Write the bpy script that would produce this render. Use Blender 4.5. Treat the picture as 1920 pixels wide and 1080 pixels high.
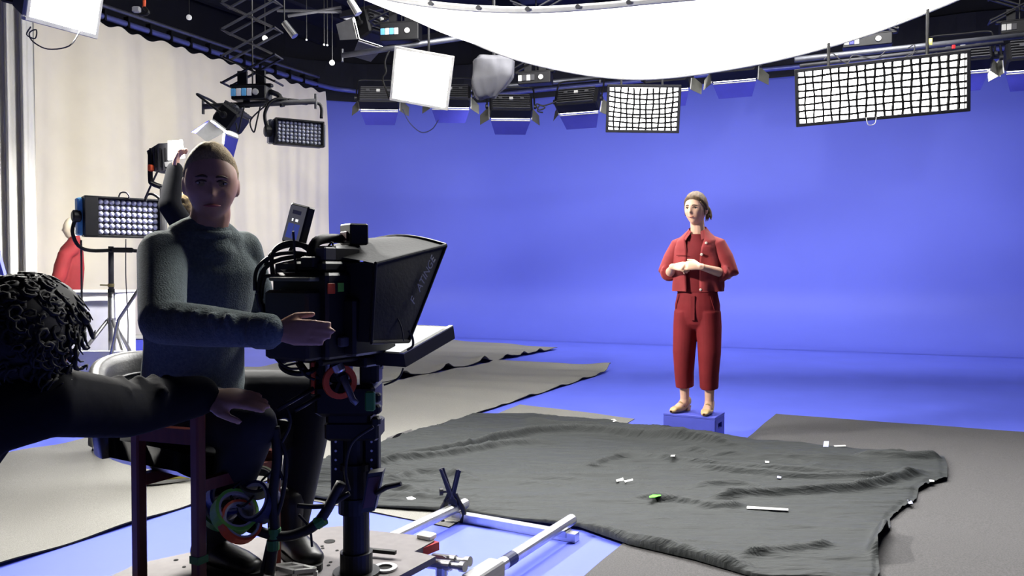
import bpy, math, random
from math import sin, cos, pi, radians, sqrt, exp
from mathutils import Vector, Matrix, noise
random.seed(7)
V = Vector
for o in list(bpy.data.objects): bpy.data.objects.remove(o)
SC = bpy.context.scene
COL = SC.collection

# ------------------------------------------------------------------ camera
FPX = 1500.0                       # focal length in pixels of a 1920 x 1080 frame
CAM = V((0, 0, 1.29))
PITCH = math.atan(35 / FPX)
cd = bpy.data.cameras.new('camera'); cam = bpy.data.objects.new('camera', cd); COL.objects.link(cam)
cam.location = CAM; cam.rotation_euler = (pi / 2 - PITCH, 0, 0)
cd.sensor_width = 36; cd.lens = 36 * FPX / 1920; cd.clip_start = .05; cd.clip_end = 100
SC.camera = cam
# ------------------------------------------------------------------ world, exposure
w = bpy.data.worlds.new('world'); SC.world = w; w.use_nodes = True
w.node_tree.nodes['Background'].inputs[0].default_value = (.6, .65, 1, 1)
w.node_tree.nodes['Background'].inputs[1].default_value = .02
vs = SC.view_settings; vs.view_transform = 'Standard'; vs.look = 'None'; vs.exposure = 0.35; vs.gamma = 1; vs.use_curve_mapping = False

def ray(px, py):
    x = (px - 960) / FPX; y = -(py - 540) / FPX
    return V((x, cos(PITCH) + y * sin(PITCH), -sin(PITCH) + y * cos(PITCH)))
def P(px, py, Y):                  # pixel at a known distance
    r = ray(px, py); return CAM + r * (Y / r.y)
def G(px, py, z=0.0):              # pixel on a level surface
    r = ray(px, py); return CAM + r * ((z - CAM.z) / r.z)
AX = radians(29.3)
F = V((sin(AX), cos(AX), 0)); R = V((cos(AX), -sin(AX), 0)); UP = V((0, 0, 1))   # the studio's axes

# ------------------------------------------------------------------ lamps
def area(name, loc, target, sx, sy, power, col=(1, 1, 1), parent=None, spread=180):
    l = bpy.data.lights.new(name, 'AREA'); l.shape = 'RECTANGLE'; l.size = sx; l.size_y = sy
    l.energy = power; l.color = col; l.spread = radians(spread)
    o = bpy.data.objects.new(name, l); COL.objects.link(o)
    o.location = loc; o.rotation_euler = (V(target) - V(loc)).to_track_quat('-Z', 'Y').to_euler()
    return o
SILK_POWER = 1000
for k, (lx, ly) in enumerate(((-.2, 6.7), (1.6, 6.6), (3.4, 6.5))):   # three lamps over the hanging silk
    area('silk_lamp', (lx, ly, 5.3), (lx, ly, 3.3), 1.5, 1.4, SILK_POWER / 3, (1, .985, .95))

# ------------------------------------------------------------------ materials
def lin(c): return tuple(((x / 255) / 12.92 if x / 255 <= .04045 else ((x / 255 + .055) / 1.055) ** 2.4) for x in c)
MATS = {}
def M(name, rgb, rough=.6, metal=0, var=.08, scale=14, bump=0, bscale=None, spec=.4, stretch=None, emit=0, transl=0, sheen=0, rotz=0):
    if name in MATS: return MATS[name]
    m = bpy.data.materials.new(name); m.use_nodes = True; nt = m.node_tree; N = nt.nodes; L = nt.links
    b = N['Principled BSDF']; c = lin(rgb)
    b.inputs['Roughness'].default_value = rough; b.inputs['Metallic'].default_value = metal
    b.inputs['Specular IOR Level'].default_value = spec
    if sheen: b.inputs['Sheen Weight'].default_value = sheen; b.inputs['Sheen Roughness'].default_value = .5
    tc = N.new('ShaderNodeTexCoord'); mp = N.new('ShaderNodeMapping'); L.new(tc.outputs['Object'], mp.inputs[0])
    mp.inputs['Rotation'].default_value = (0, 0, rotz)
    if stretch: mp.inputs['Scale'].default_value = stretch
    nz = N.new('ShaderNodeTexNoise'); nz.inputs['Scale'].default_value = scale; nz.inputs['Detail'].default_value = 5
    L.new(mp.outputs[0], nz.inputs['Vector'])
    rp = N.new('ShaderNodeValToRGB'); rp.color_ramp.elements[0].position = .3; rp.color_ramp.elements[1].position = .7
    rp.color_ramp.elements[0].color = (*[x * (1 - var) for x in c], 1); rp.color_ramp.elements[1].color = (*[min(1, x * (1 + var)) for x in c], 1)
    L.new(nz.outputs['Fac'], rp.inputs[0]); L.new(rp.outputs[0], b.inputs['Base Color'])
    if emit:
        b.inputs['Emission Strength'].default_value = emit; b.inputs['Emission Color'].default_value = (*c, 1)
    if bump:
        n2 = N.new('ShaderNodeTexNoise'); n2.inputs['Scale'].default_value = bscale or scale * 3; n2.inputs['Detail'].default_value = 4
        L.new(mp.outputs[0], n2.inputs['Vector'])
        bp = N.new('ShaderNodeBump'); bp.inputs['Strength'].default_value = bump; bp.inputs['Distance'].default_value = .01
        L.new(n2.outputs['Fac'], bp.inputs['Height']); L.new(bp.outputs[0], b.inputs['Normal'])
    if transl:
        t = N.new('ShaderNodeBsdfTranslucent'); L.new(rp.outputs[0], t.inputs[0])
        mx = N.new('ShaderNodeMixShader'); mx.inputs[0].default_value = transl
        L.new(b.outputs[0], mx.inputs[1]); L.new(t.outputs[0], mx.inputs[2]); L.new(mx.outputs[0], N['Material Output'].inputs[0])
    MATS[name] = m; return m
M('blue_paint', (91, 102, 206), .55, var=.03, scale=.7, spec=.25)
M('blue_floor', (88, 100, 208), .5, var=.06, scale=1.3, bump=.02, bscale=60, spec=.3)
M('blue_box', (84, 92, 205), .5, var=.04)
M('rear_grey', (66, 68, 78), .9, var=.1, scale=1)
M('studio_black', (24, 25, 36), .85, var=.15, scale=2)
M('ceiling_navy', (26, 28, 46), .9, var=.3, scale=1.5)
M('valance', (34, 35, 44), .9, var=.15, scale=3)
M('curtain', (236, 228, 206), .9, var=.03, scale=3, bump=.05, bscale=180, transl=.12)
M('curtain_grey', (200, 198, 190), .9, var=.04, scale=3, bump=.05, bscale=180, transl=.08)
M('silk', (248, 247, 243), .9, var=.02, scale=2, transl=.62)
M('hem', (170, 170, 168), .9, var=.08, scale=20)
M('carpet', (121, 120, 116), .98, var=.16, scale=160, bump=.4, bscale=260, spec=.1)
M('carpet_dark', (84, 83, 84), .98, var=.2, scale=150, bump=.4, bscale=260, spec=.1)
M('carpet_back', (14, 14, 16), .95)
M('black_cloth', (44, 47, 48), .7, var=.1, scale=9, bump=1.0, bscale=11, spec=.25, stretch=(.6, 4.0, 1), rotz=.08)
M('white_paint', (238, 236, 230), .6, var=.03)
M('white_shaded', (214, 214, 226), .6, var=.03)  # white of the big box with its lavender shade put into the colour
M('foam', (246, 245, 236), .8, var=.02)
M('black_metal', (18, 18, 22), .45, metal=.3, var=.2)
M('black_plastic', (15, 15, 18), .5, var=.2, spec=.4)
M('black_rubber', (12, 12, 14), .6, var=.15)
M('hood_cloth', (26, 28, 32), .75, var=.15, scale=8, bump=.1, bscale=70, spec=.3)
M('grey_metal', (110, 112, 120), .4, metal=.7, var=.12)
M('dark_grey', (58, 58, 62), .6, var=.15)
M('steel', (176, 176, 178), .3, metal=.9, var=.08, stretch=(1, 1, 6))
M('aluminium', (214, 214, 212), .32, metal=.85, var=.06, scale=30)
M('rail_blue', (98, 104, 160), .4, metal=.5, var=.12)
M('sky_blue', (96, 170, 218), .45, var=.06)
M('leaf_blue', (52, 54, 150), .5, var=.06)
M('leaf_grey', (86, 86, 80), .55, var=.1)
M('brass', (190, 176, 110), .35, metal=.8)
M('lens', (176, 178, 204), .2, var=.3, scale=60, spec=.8)
M('lens_dark', (136, 140, 156), .2, var=.3, scale=60, spec=.8)
M('grid_black', (10, 10, 12), .9, var=.1, spec=.1)
M('red_wood', (92, 38, 30), .42, var=.18, scale=18, stretch=(3, 3, .5))
M('leather', (26, 26, 29), .38, var=.15, scale=12, bump=.08, bscale=120)
M('orange', (214, 84, 44), .5); M('red', (176, 30, 34), .45); M('green_tape', (52, 118, 58), .55); M('lime', (116, 190, 70), .5)
M('blue_tape', (36, 52, 128), .5); M('navy', (26, 32, 72), .55); M('olive', (92, 96, 78), .6); M('tape_white', (222, 222, 220), .6); M('tape_lavender', (180, 184, 232), .5)
M('tape_green', (96, 230, 60), .5); M('yellow', (214, 206, 96), .55); M('maroon', (64, 26, 28), .4); M('clear', (150, 155, 165), .3)
M('skin', (214, 172, 146), .5, var=.05, scale=30, spec=.35)
M('skin_man', (170, 130, 108), .5, var=.06, scale=30, spec=.35)
M('plaster', (226, 214, 188), .5, var=.03)
M('red_cloth', (138, 50, 52), .75, var=.09, scale=10, bump=.12, bscale=30, spec=.2, sheen=.1)
M('red_trouser', (118, 34, 38), .78, var=.09, scale=10, bump=.12, bscale=26, spec=.2)
M('red_cloth_dark', (108, 30, 34), .78, var=.1, scale=10, bump=.12, bscale=26, spec=.2)
M('mannequin_red', (126, 34, 38), .8, var=.12, scale=8, bump=.1, bscale=20)
M('hair_blonde', (90, 69, 46), .55, var=.35, scale=90, stretch=(1, 1, .25), bump=.3, bscale=150)
M('hair_sand', (140, 120, 82), .8, var=.3, scale=150, bump=.4, bscale=220)
M('hair_black', (13, 11, 11), .75, var=.3, scale=60)
M('knit', (82, 92, 93), .95, var=.18, scale=120, bump=.5, bscale=200, spec=.1, sheen=.1)
M('trouser_black', (20, 21, 26), .85, var=.15, scale=10, bump=.1, bscale=30)
M('jacket_black', (13, 14, 18), .95, var=.2, scale=9, bump=.15, bscale=25, spec=.1)
M('boot', (14, 13, 14), .4, var=.2)
M('shoe_tan', (190, 160, 112), .45, var=.06)
M('grey_cover', (78, 78, 84), .7, var=.06, scale=6, bump=.15, bscale=18)
M('plate_grey', (98, 94, 95), .6, metal=.25, var=.08, scale=30)
M('eye_white', (196, 186, 178), .25); M('eye_dark', (40, 34, 30), .25); M('lip', (168, 92, 86), .45); M('brow', (72, 52, 36), .7); M('tooth', (236, 230, 218), .3)  # eye white darkened, shade put into its colour
M('text_grey', (120, 122, 132), .6)
M('button', (214, 204, 190), .3)
def emis(name, col, s):
    m = bpy.data.materials.new(name); m.use_nodes = True; nt = m.node_tree; nt.nodes.clear()
    e = nt.nodes.new('ShaderNodeEmission'); e.inputs[0].default_value = (*col, 1); e.inputs[1].default_value = s
    o = nt.nodes.new('ShaderNodeOutputMaterial'); nt.links.new(e.outputs[0], o.inputs[0]); MATS[name] = m
emis('glow_bright', (1, .97, .9), 1150); emis('glow_soft', (1, .985, .95), 26); emis('glow_grid', (1, .985, .95), 9)
emis('glow_small', (1, .98, .93), 12); emis('screen_white', (.95, .97, 1), .9); emis('screen_blue', (.05, .07, .32), .6); emis('screen_dim', (.1, .1, .13), .5); emis('pilot', (.9, .9, .9), 1.2)

# ------------------------------------------------------------------ mesh tools
ORIG = {}
class MB:
    def __init__(s): s.v = []; s.f = []; s.mi = []; s.cur = 0
    def add(s, vs_, fs):
        n = len(s.v); s.v += [V(a) for a in vs_]; s.f += [tuple(i + n for i in f) for f in fs]; s.mi += [s.cur] * len(fs); return s
    def box(s, c, size, rot=None, axes=None, taper=(1, 1)):
        c = V(c); hx, hy, hz = [a / 2 for a in size]; pts = []
        for z in (-1, 1):
            tx, ty = taper if z > 0 else (1, 1)
            for x, y in ((-1, -1), (1, -1), (1, 1), (-1, 1)):
                p = V((x * hx * tx, y * hy * ty, z * hz))
                if axes: p = axes[0] * p.x + axes[1] * p.y + axes[2] * p.z
                if rot: p = rot @ p
                pts.append(c + p)
        return s.add(pts, [(3, 2, 1, 0), (4, 5, 6, 7), (0, 1, 5, 4), (1, 2, 6, 5), (2, 3, 7, 6), (3, 0, 4, 7)])
    def bbox(s, c, size, b=.004, axes=None):          # box with chamfered edges (three crossed slabs share corner cuts)
        c = V(c); hx, hy, hz = [a / 2 for a in size]; b = min(b, hx * .45, hy * .45, hz * .45); rings = []
        for z, i in ((-hz, b), (-hz + b, 0), (hz - b, 0), (hz, b)):
            x, y = hx - i, hy - i
            rings.append([(-x + b, -y, z), (x - b, -y, z), (x, -y + b, z), (x, y - b, z), (x - b, y, z), (-x + b, y, z), (-x, y - b, z), (-x, -y + b, z)])
        pts = [c + (axes[0] * p[0] + axes[1] * p[1] + axes[2] * p[2] if axes else V(p)) for r in rings for p in r]
        fs = [tuple(reversed(range(8))), tuple(range(24, 32))]
        for k in range(3):
            for j in range(8):
                a = k * 8 + j; bb = k * 8 + (j + 1) % 8; fs.append((a, bb, bb + 8, a + 8))
        return s.add(pts, fs)
    def rings(s, rs, cap=True, closed=True):
        n = len(rs[0]); pts = [p for r in rs for p in r]; fs = []
        for k in range(len(rs) - 1):
            for j in range(n if closed else n - 1):
                a = k * n + j; b = k * n + (j + 1) % n; fs.append((a, b, b + n, a + n))
        if cap: fs.append(tuple(reversed(range(n)))); fs.append(tuple(range(len(pts) - n, len(pts))))
        return s.add(pts, fs)
    def tube(s, path, r, n=8, cap=True):
        path = [V(p) for p in path]; rs = []; u = None
        for i, p in enumerate(path):
            t = (path[min(i + 1, len(path) - 1)] - path[max(i - 1, 0)])
            t = t.normalized() if t.length > 1e-9 else V((0, 0, 1))
            if u is None: u = t.orthogonal().normalized()
            else:
                u = u - t * u.dot(t); u = u.normalized() if u.length > 1e-6 else t.orthogonal().normalized()
            v = t.cross(u); rr = r[i] if isinstance(r, (list, tuple)) else r
            rs.append([p + (u * cos(2 * pi * k / n) + v * sin(2 * pi * k / n)) * rr for k in range(n)])
        return s.rings(rs, cap)
    def bar(s, a, b, w_, h_, up=UP):
        a, b = V(a), V(b); t = (b - a).normalized(); x = t.cross(V(up)).normalized(); y = x.cross(t)
        return s.box((a + b) / 2, (w_, (b - a).length, h_), axes=(x, t, y))
    def lathe(s, a, axis, prof, n=16):              # prof: (along, radius)
        a = V(a); t = V(axis).normalized(); u = t.orthogonal().normalized(); v = t.cross(u)
        return s.rings([[a + t * h + (u * cos(2 * pi * k / n) + v * sin(2 * pi * k / n)) * max(r, 1e-4) for k in range(n)] for h, r in prof])
    def ring(s, c, axis, ro, ri, th, n=24):         # flat-walled ring such as a tape roll
        t = V(axis).normalized()
        return s.lathe_closed(V(c) - t * th / 2, t, [(0, ri), (0, ro), (th, ro), (th, ri)], n)
    def lathe_closed(s, a, axis, prof, n=24):
        a = V(a); t = V(axis).normalized(); u = t.orthogonal().normalized(); v = t.cross(u); m = len(prof); pts = []
        for k in range(n):
            d = u * cos(2 * pi * k / n) + v * sin(2 * pi * k / n)
            pts += [a + t * h + d * r for h, r in prof]
        fs = []
        for k in range(n):
            for j in range(m):
                fs.append((k * m + j, k * m + (j + 1) % m, ((k + 1) % n) * m + (j + 1) % m, ((k + 1) % n) * m + j))
        return s.add(pts, fs)
    def ball(s, c, rx, ry=None, rz=None, axes=None, nu=16, nv=10):
        ry = ry or rx; rz = rz or rx; c = V(c); rs = []
        for i in range(nv + 1):
            th = -pi / 2 + pi * i / nv; k = max(cos(th), .02); ring = []
            for j in range(nu):
                p = V((rx * k * cos(2 * pi * j / nu), ry * k * sin(2 * pi * j / nu), rz * sin(th)))
                ring.append(c + (axes[0] * p.x + axes[1] * p.y + axes[2] * p.z if axes else p))
            rs.append(ring)
        return s.rings(rs)
    def prism(s, pts, off):                         # planar outline pushed along off
        n = len(pts); off = V(off); a = [V(p) for p in pts]
        return s.add(a + [p + off for p in a], [tuple(reversed(range(n))), tuple(range(n, 2 * n))] + [(i, (i + 1) % n, (i + 1) % n + n, i + n) for i in range(n)])
    def grid(s, fn, nu, nv):
        return s.add([fn(i / nu, j / nv) for j in range(nv + 1) for i in range(nu + 1)],
                     [(j * (nu + 1) + i, j * (nu + 1) + i + 1, (j + 1) * (nu + 1) + i + 1, (j + 1) * (nu + 1) + i) for j in range(nv) for i in range(nu)])
    def limb(s, pts, side=None, n=14, flat=False):              # rounded tapering limb: (point, ra[, rb]); ra lies along side
        pts = [(V(p[0]), p[1], p[2] if len(p) > 2 else p[1]) for p in pts]; rs = []; u = V(side) if side else None
        m = len(pts)
        def ring(p, t, u, ra, rb): v = t.cross(u); return [p + u * cos(2 * pi * k / n) * ra + v * sin(2 * pi * k / n) * rb for k in range(n)]
        for i, (p, ra, rb) in enumerate(pts):
            t = (pts[min(i + 1, m - 1)][0] - pts[max(i - 1, 0)][0]).normalized()
            if u is None: u = t.orthogonal()
            u = (V(side) if side else u); u = u - t * u.dot(t)
            u = u.normalized() if u.length > 1e-5 else t.orthogonal().normalized()
            if i == 0 and flat in (False, 'end'):
                for a in (80, 55, 28): rs.append(ring(p - t * min(ra, rb) * sin(radians(a)), t, u, ra * cos(radians(a)), rb * cos(radians(a))))
            rs.append(ring(p, t, u, ra, rb))
            if i == m - 1 and not flat:
                for a in (28, 55, 80): rs.append(ring(p + t * min(ra, rb) * sin(radians(a)), t, u, ra * cos(radians(a)), rb * cos(radians(a))))
        return s.rings(rs)
    def build(s, name, mat, parent=None, smooth=False, local=False, remesh=0, relax=0):
        org = V((0, 0, 0))
        if parent is not None and not local: org = ORIG.get(parent.name, V((0, 0, 0)))
        me = bpy.data.meshes.new(name); me.from_pydata([p - org for p in s.v], [], s.f); me.update()
        mats = mat if isinstance(mat, (list, tuple)) else [mat]
        for m_ in mats: me.materials.append(MATS[m_])
        if len(mats) > 1: me.polygons.foreach_set('material_index', s.mi)
        if remesh:
            t = bpy.data.objects.new('tmp', me); COL.objects.link(t)
            md = t.modifiers.new('r', 'REMESH'); md.mode = 'VOXEL'; md.voxel_size = remesh
            if relax: sm = t.modifiers.new('s', 'SMOOTH'); sm.iterations = relax; sm.factor = .5
            dg = bpy.context.evaluated_depsgraph_get(); dg.update()
            me2 = bpy.data.meshes.new_from_object(t.evaluated_get(dg)); bpy.data.objects.remove(t); bpy.data.meshes.remove(me)
            me = me2; me.name = name
            if not me.materials: me.materials.append(MATS[mats[0]])
        if smooth: me.polygons.foreach_set('use_smooth', [True] * len(me.polygons))
        o = bpy.data.objects.new(name, me); COL.objects.link(o)
        if parent is not None: o.parent = parent; ORIG[o.name] = org
        return o
def tag(o, label=None, cat=None, group=None, kind=None):
    if label: o['label'] = label
    if cat: o['category'] = cat
    if group: o['group'] = group
    if kind: o['kind'] = kind
    return o
def thing(name, label, cat, loc=(0, 0, 0), group=None, normal=None):
    o = bpy.data.objects.new(name, None); COL.objects.link(o); o.empty_display_size = .1; o.location = loc
    if normal is not None: o.rotation_euler = (-V(normal)).to_track_quat('Y', 'Z').to_euler()
    ORIG[o.name] = V(loc); return tag(o, label, cat, group)
def copy_tree(o, parent=None):
    c = o.copy(); COL.objects.link(c)
    if parent is not None: c.parent = parent
    for ch in list(o.children): copy_tree(ch, c)
    return c
def share(o, name, loc, parent):
    c = bpy.data.objects.new(name, o.data); COL.objects.link(c); c.parent = parent; c.location = loc; return c
def bez(pts, n=8):                                  # smooth curve through points
    pts = [V(p) for p in pts]; out = []
    for i in range(len(pts) - 1):
        p0 = pts[max(i - 1, 0)]; p1 = pts[i]; p2 = pts[i + 1]; p3 = pts[min(i + 2, len(pts) - 1)]
        for k in range(n):
            t = k / n; out.append(.5 * ((2 * p1) + (p2 - p0) * t + (2 * p0 - 5 * p1 + 4 * p2 - p3) * t * t + (3 * p1 - p0 - 3 * p2 + p3) * t ** 3))
    return out + [pts[-1]]
def at_len(path, n):                                # resample a polyline evenly
    L = [0]
    for i in range(1, len(path)): L.append(L[-1] + (path[i] - path[i - 1]).length)
    out = []; j = 0
    for k in range(n + 1):
        d = L[-1] * k / n
        while j < len(L) - 2 and L[j + 1] < d: j += 1
        out.append(path[j].lerp(path[j + 1], (d - L[j]) / max(L[j + 1] - L[j], 1e-9)))
    return out
def one(name, label, cat, mb, mat, group=None, smooth=False, kind=None):
    return tag(mb.build(name, mat, smooth=smooth), label, cat, group, kind)
# ================================================================== the setting
ROOM_L = -9.6      # offset of the left wall along R
CEIL = 6.0
K = 1.12           # far wall and curtain distance
def XY(f, r, z=0): return F * f + R * r + UP * z
mb = MB(); mb.add([XY(-4, -11.9), XY(-4, 9.6), XY(17.1, 9.6), XY(17.1, -11.9)], [(0, 1, 2, 3)])
tag(mb.build('floor', 'blue_floor'), kind='structure')
# blue cyclorama: wall, rounded corner and the cove that runs out onto the floor
wall_path = bez([V((-6.6, 11.4, 0)), V((-5.2, 13.0, 0)), V((-4.2, 13.85, 0)), V((-3.28, 14.28, 0)), V((-2.25, 14.52, 0)), V((-.65, 14.5, 0)), V((1.2, 13.8, 0)), V((4.9, 12.3, 0)), V((8.6, 10.8, 0)), V((12.3, 9.3, 0))], 10)
wall_path = at_len([p * K for p in wall_path], 90)
def wall_n(i):
    t = (wall_path[min(i + 1, 90)] - wall_path[max(i - 1, 0)]).normalized(); return V((t.y, -t.x, 0))
RC = 1.0
prof = [(1.3, .004), (RC, .004)] + [(RC - RC * sin(a), RC - RC * cos(a) + .004) for a in [radians(k * 10) for k in range(1, 10)]] + [(0, 2.5), (0, 5.3)]
mb = MB(); mb.rings([[p + wall_n(i) * d + UP * z for d, z in prof] for i, p in enumerate(wall_path)], cap=False, closed=False)
tag(mb.build('wall_back', 'blue_paint', smooth=True), kind='structure')
mb = MB(); mb.rings([[p + wall_n(i) * .1 + UP * 4.63, p + wall_n(i) * (.1 + .03 * sin(i * 1.7)) + UP * 5.4] for i, p in enumerate(wall_path)], cap=False, closed=False)
tag(mb.build('trim_1', 'valance'), kind='structure')
mb = MB(); mb.rings([[p + wall_n(i) * -.05 + UP * 5.2, p + wall_n(i) * -.05 + UP * CEIL] for i, p in enumerate(wall_path)], cap=False, closed=False)
tag(mb.build('trim_2', 'studio_black'), kind='structure')
for nm, a, b in (('wall_left', (-4, -11.7), (17, -11.7)), ('wall_right', (-4, 9.5), (17, 9.5)), ('wall_rear', (-4, -11.8), (-4, 9.6)), ('wall_front', (17, -11.9), (17, 9.8))):
    m_ = MB(); p, q = XY(*a), XY(*b); m_.add([p, q, q + UP * CEIL, p + UP * CEIL], [(0, 1, 2, 3)])
    tag(m_.build(nm, 'rear_grey' if nm in ('wall_rear', 'wall_right') else 'studio_black'), kind='structure')
mb = MB(); mb.add([XY(-4, -11.9, CEIL), XY(-4, 9.6, CEIL), XY(17.1, 9.6, CEIL), XY(17.1, -11.9, CEIL)], [(3, 2, 1, 0)])
ceil = tag(mb.build('ceiling', 'ceiling_navy'), kind='structure')
for r_ in (-11.0, -9.7, -8.4, -6.9, -5.4, -3.9, -2.4, -.9, .6, 2.1):
    m_ = MB(); m_.box(XY(6, r_, CEIL - .14), (.12, 20, .28), axes=(R, F, UP)); m_.build('ceiling_beam', 'studio_black', ceil)
for f_ in (6.5, 8.6, 10.6, 12.4):
    m_ = MB(); m_.box(XY(f_, -.3, CEIL - .36), (18, .08, .1), axes=(R, F, UP)); m_.build('ceiling_beam', 'dark_grey', ceil)

# ------------------------------------------------------------------ curtain rail and white curtain
RZ = 1.29 + 3.07 * K
c_end = P(604, 170, 13.5 * K); c_end.z = 0
c0 = P(190, 36, 9.77 * K); c0.z = 0
cdir = (c_end - c0).normalized(); cn = V((cdir.y, -cdir.x, 0))           # cn points into the studio
c_start = c0 - cdir * 4.2
rail_xy = [c_start, c0, c_end - cdir * .4, c_end + V((.55, .42, 0)), V((-2.1, 14.2, 0)) * K, V((-.65, 14.22, 0)) * K, V((1.1, 13.5, 0)) * K, V((4.8, 12.0, 0)) * K, V((8.5, 10.5, 0)) * K]
rail_pts = [p + UP * RZ for p in bez(rail_xy, 10)]
rl = thing('curtain_rail', 'long blue-grey curtain rail curving from the white curtain along the top of the blue wall', 'rail', rail_pts[0])
MB().tube(rail_pts, .042, 10).build('rail_tube', 'rail_blue', rl, smooth=True)
MB().tube([p + UP * .13 + cn * .05 for p in rail_pts[:22]], .03, 8).build('rail_tube', 'grey_metal', rl, smooth=True)
clen = (c_end - c_start).length
for k in range(24):
    p = c_start + cdir * (clen * (k + .5) / 24) + UP * RZ
    MB().box(p + UP * .02, (.03, .1, .16), axes=(cdir, cn, UP)).build('hook', 'black_metal', rl)
NC = 420
def fold(s):                                        # s = metres along the curtain
    k = s / clen; big = max(0, 1 - k * 1.45); d = 0
    d += (.04 + .32 * big) * sin(s * 5.1 + 1.6 * sin(s * 1.1)) + (.012 + .10 * big) * sin(s * 11.3 + 2 * sin(s * .7)) + .008 * sin(s * 23)
    return d
def curt(u, v):
    s = u * clen; p = c_start + cdir * s
    top = .10 + .05 * abs(sin(pi * 24 * u)) ** 2
    z = .015 + (RZ - top - .015) * v
    amp = .35 + .65 * (1 - v) ** .6 if v > .02 else 1
    return p + cn * (fold(s + .25 * (1 - v) * sin(s * .8)) * amp + .06) + cdir * (.03 * sin(v * 9) + .1 * sin(v * 3.1)) * (u ** 6) + UP * z
mb = MB(); mb.grid(curt, NC, 26)
one('white_curtain', 'tall off-white fabric curtain hanging in soft folds along the left side', 'curtain', mb, 'curtain', smooth=True)
# a narrower grey-looking gathered curtain in front at the left edge
g0 = P(-75, 300, 8.1); g1 = P(66, 300, 8.4); g0.z = g1.z = 0; gd = (g1 - g0).normalized(); gn = V((gd.y, -gd.x, 0)); gl = (g1 - g0).length
mb = MB(); mb.grid(lambda u, v: g0 + gd * u * gl + gn * (.06 * sin(u * 30 + .6 * v) + .025 * sin(u * 61 + v)) + UP * (.015 + 4.5 * v), 90, 20)
one('gathered_curtain', 'gathered curtain bunch in deep grey folds at the left edge beside the white curtain', 'curtain', mb, 'curtain_grey', smooth=True)

# ------------------------------------------------------------------ carpets
def carpet(label, poly, mat='carpet', bumps=(), nu=60, nv=40, zb=.008, rip=.004, group='grey carpet runners on the blue floor', curl=None):
    a, b, c, d = [V((p[0], p[1], 0)) for p in poly]   # a->b one long edge, d->c the other
    L = (b - a).length
    def fn(u, v):
        p = a.lerp(b, u).lerp(d.lerp(c, u), v); s = u * L
        z = zb + rip * (.5 + .5 * sin(s * 9 + 2.2 * sin(v * 5 + s * .7))) * (.5 + .5 * noise.noise(V((s * .6, v * 3, zb * 90)))) * 2
        for (side, su, ln, h) in bumps:
            t = (u - su) / ln; e = v if side == 0 else 1 - v
            if abs(t) < 1: z += h * (cos(t * pi) * .5 + .5) * exp(-(e / .08) ** 2)
        if curl and curl[0] == 'end': z += curl[1] * exp(-((1 - u) * L / .12) ** 2) * (.35 + .65 * exp(-(v / .2) ** 2))
        return p + UP * z
    m = MB(); m.grid(fn, nu, nv); n = len(m.v)
    top = list(m.v); m.cur = 1
    rim = [i for i in range(nu + 1)] + [(j + 1) * (nu + 1) - 1 for j in range(1, nv + 1)] + [nv * (nu + 1) + i for i in range(nu - 1, -1, -1)] + [j * (nu + 1) for j in range(nv - 1, 0, -1)]
    m.add([V((top[i].x, top[i].y, top[i].z - .007)) for i in rim] , [])
    for k in range(len(rim)):
        k2 = (k + 1) % len(rim); m.f.append((rim[k], n + k, n + k2, rim[k2])); m.mi.append(1)
    return tag(m.build('carpet_runner', [mat, 'carpet_back'], smooth=False), label, 'carpet', group)
e1a, e1b = G(735, 718), G(1045, 656); e2a, e2b = G(715, 835), G(1145, 697)
def ext(p, d): return p - F * d
bump1 = [(0, x, .02, h) for x, h in ((.30, .05), (.46, .06), (.58, .055), (.70, .06), (.78, .035), (.85, .05), (.92, .045))]
carpet('far grey carpet runner with a wavy dark edge behind the teleprompter', (ext(e1a, 3.2), e1b, G(846, 641), G(846, 641) - F * 7.6), 'carpet', bump1, 120, 40, .030, .022)
q1 = e1a + (e1a - G(215, 815)) * 0
carpet('long grey carpet runner from the left edge to its curled corner on the blue floor', (G(-60, 1084), e2b, G(928, 680), G(-60, 868)), 'carpet', [(0, x, .02, .012) for x in (.35, .5, .62, .7, .8, .88, .95)], 200, 50, .012, .014, curl=('end', .10))
cc = G(1190, 786)
carpet('grey carpet runner half hidden under the black cloth next to the blue box', (G(842, 990), cc, G(975, 759), G(556, 934)), 'carpet', (), 90, 40, .004, .003)
carpet('small loose carpet offcut lifting at the edge of the long runner', (G(700, 842), G(776, 813), G(772, 808), G(700, 834)), 'carpet_dark', [(0, .6, .3, .03)], 20, 6, .016, .002)
ra, rb = G(1100, 1084), G(1455, 778)
carpet('grey carpet on the right of the blue box with a straight front edge', (ra - F * .6, rb, rb + R * 1.95 + F * .12, ra - F * .6 + R * 1.95), 'carpet_dark', (), 90, 40, .010, .006)
carpet('grey carpet runner at the far right edge of the picture', (ra - F * .6 + R * 1.93, rb + R * 1.93 + F * .12, rb + R * 3.95 + F * .22, ra - F * .6 + R * 3.95), 'carpet_dark', (), 90, 40, .007, .006)

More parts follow.
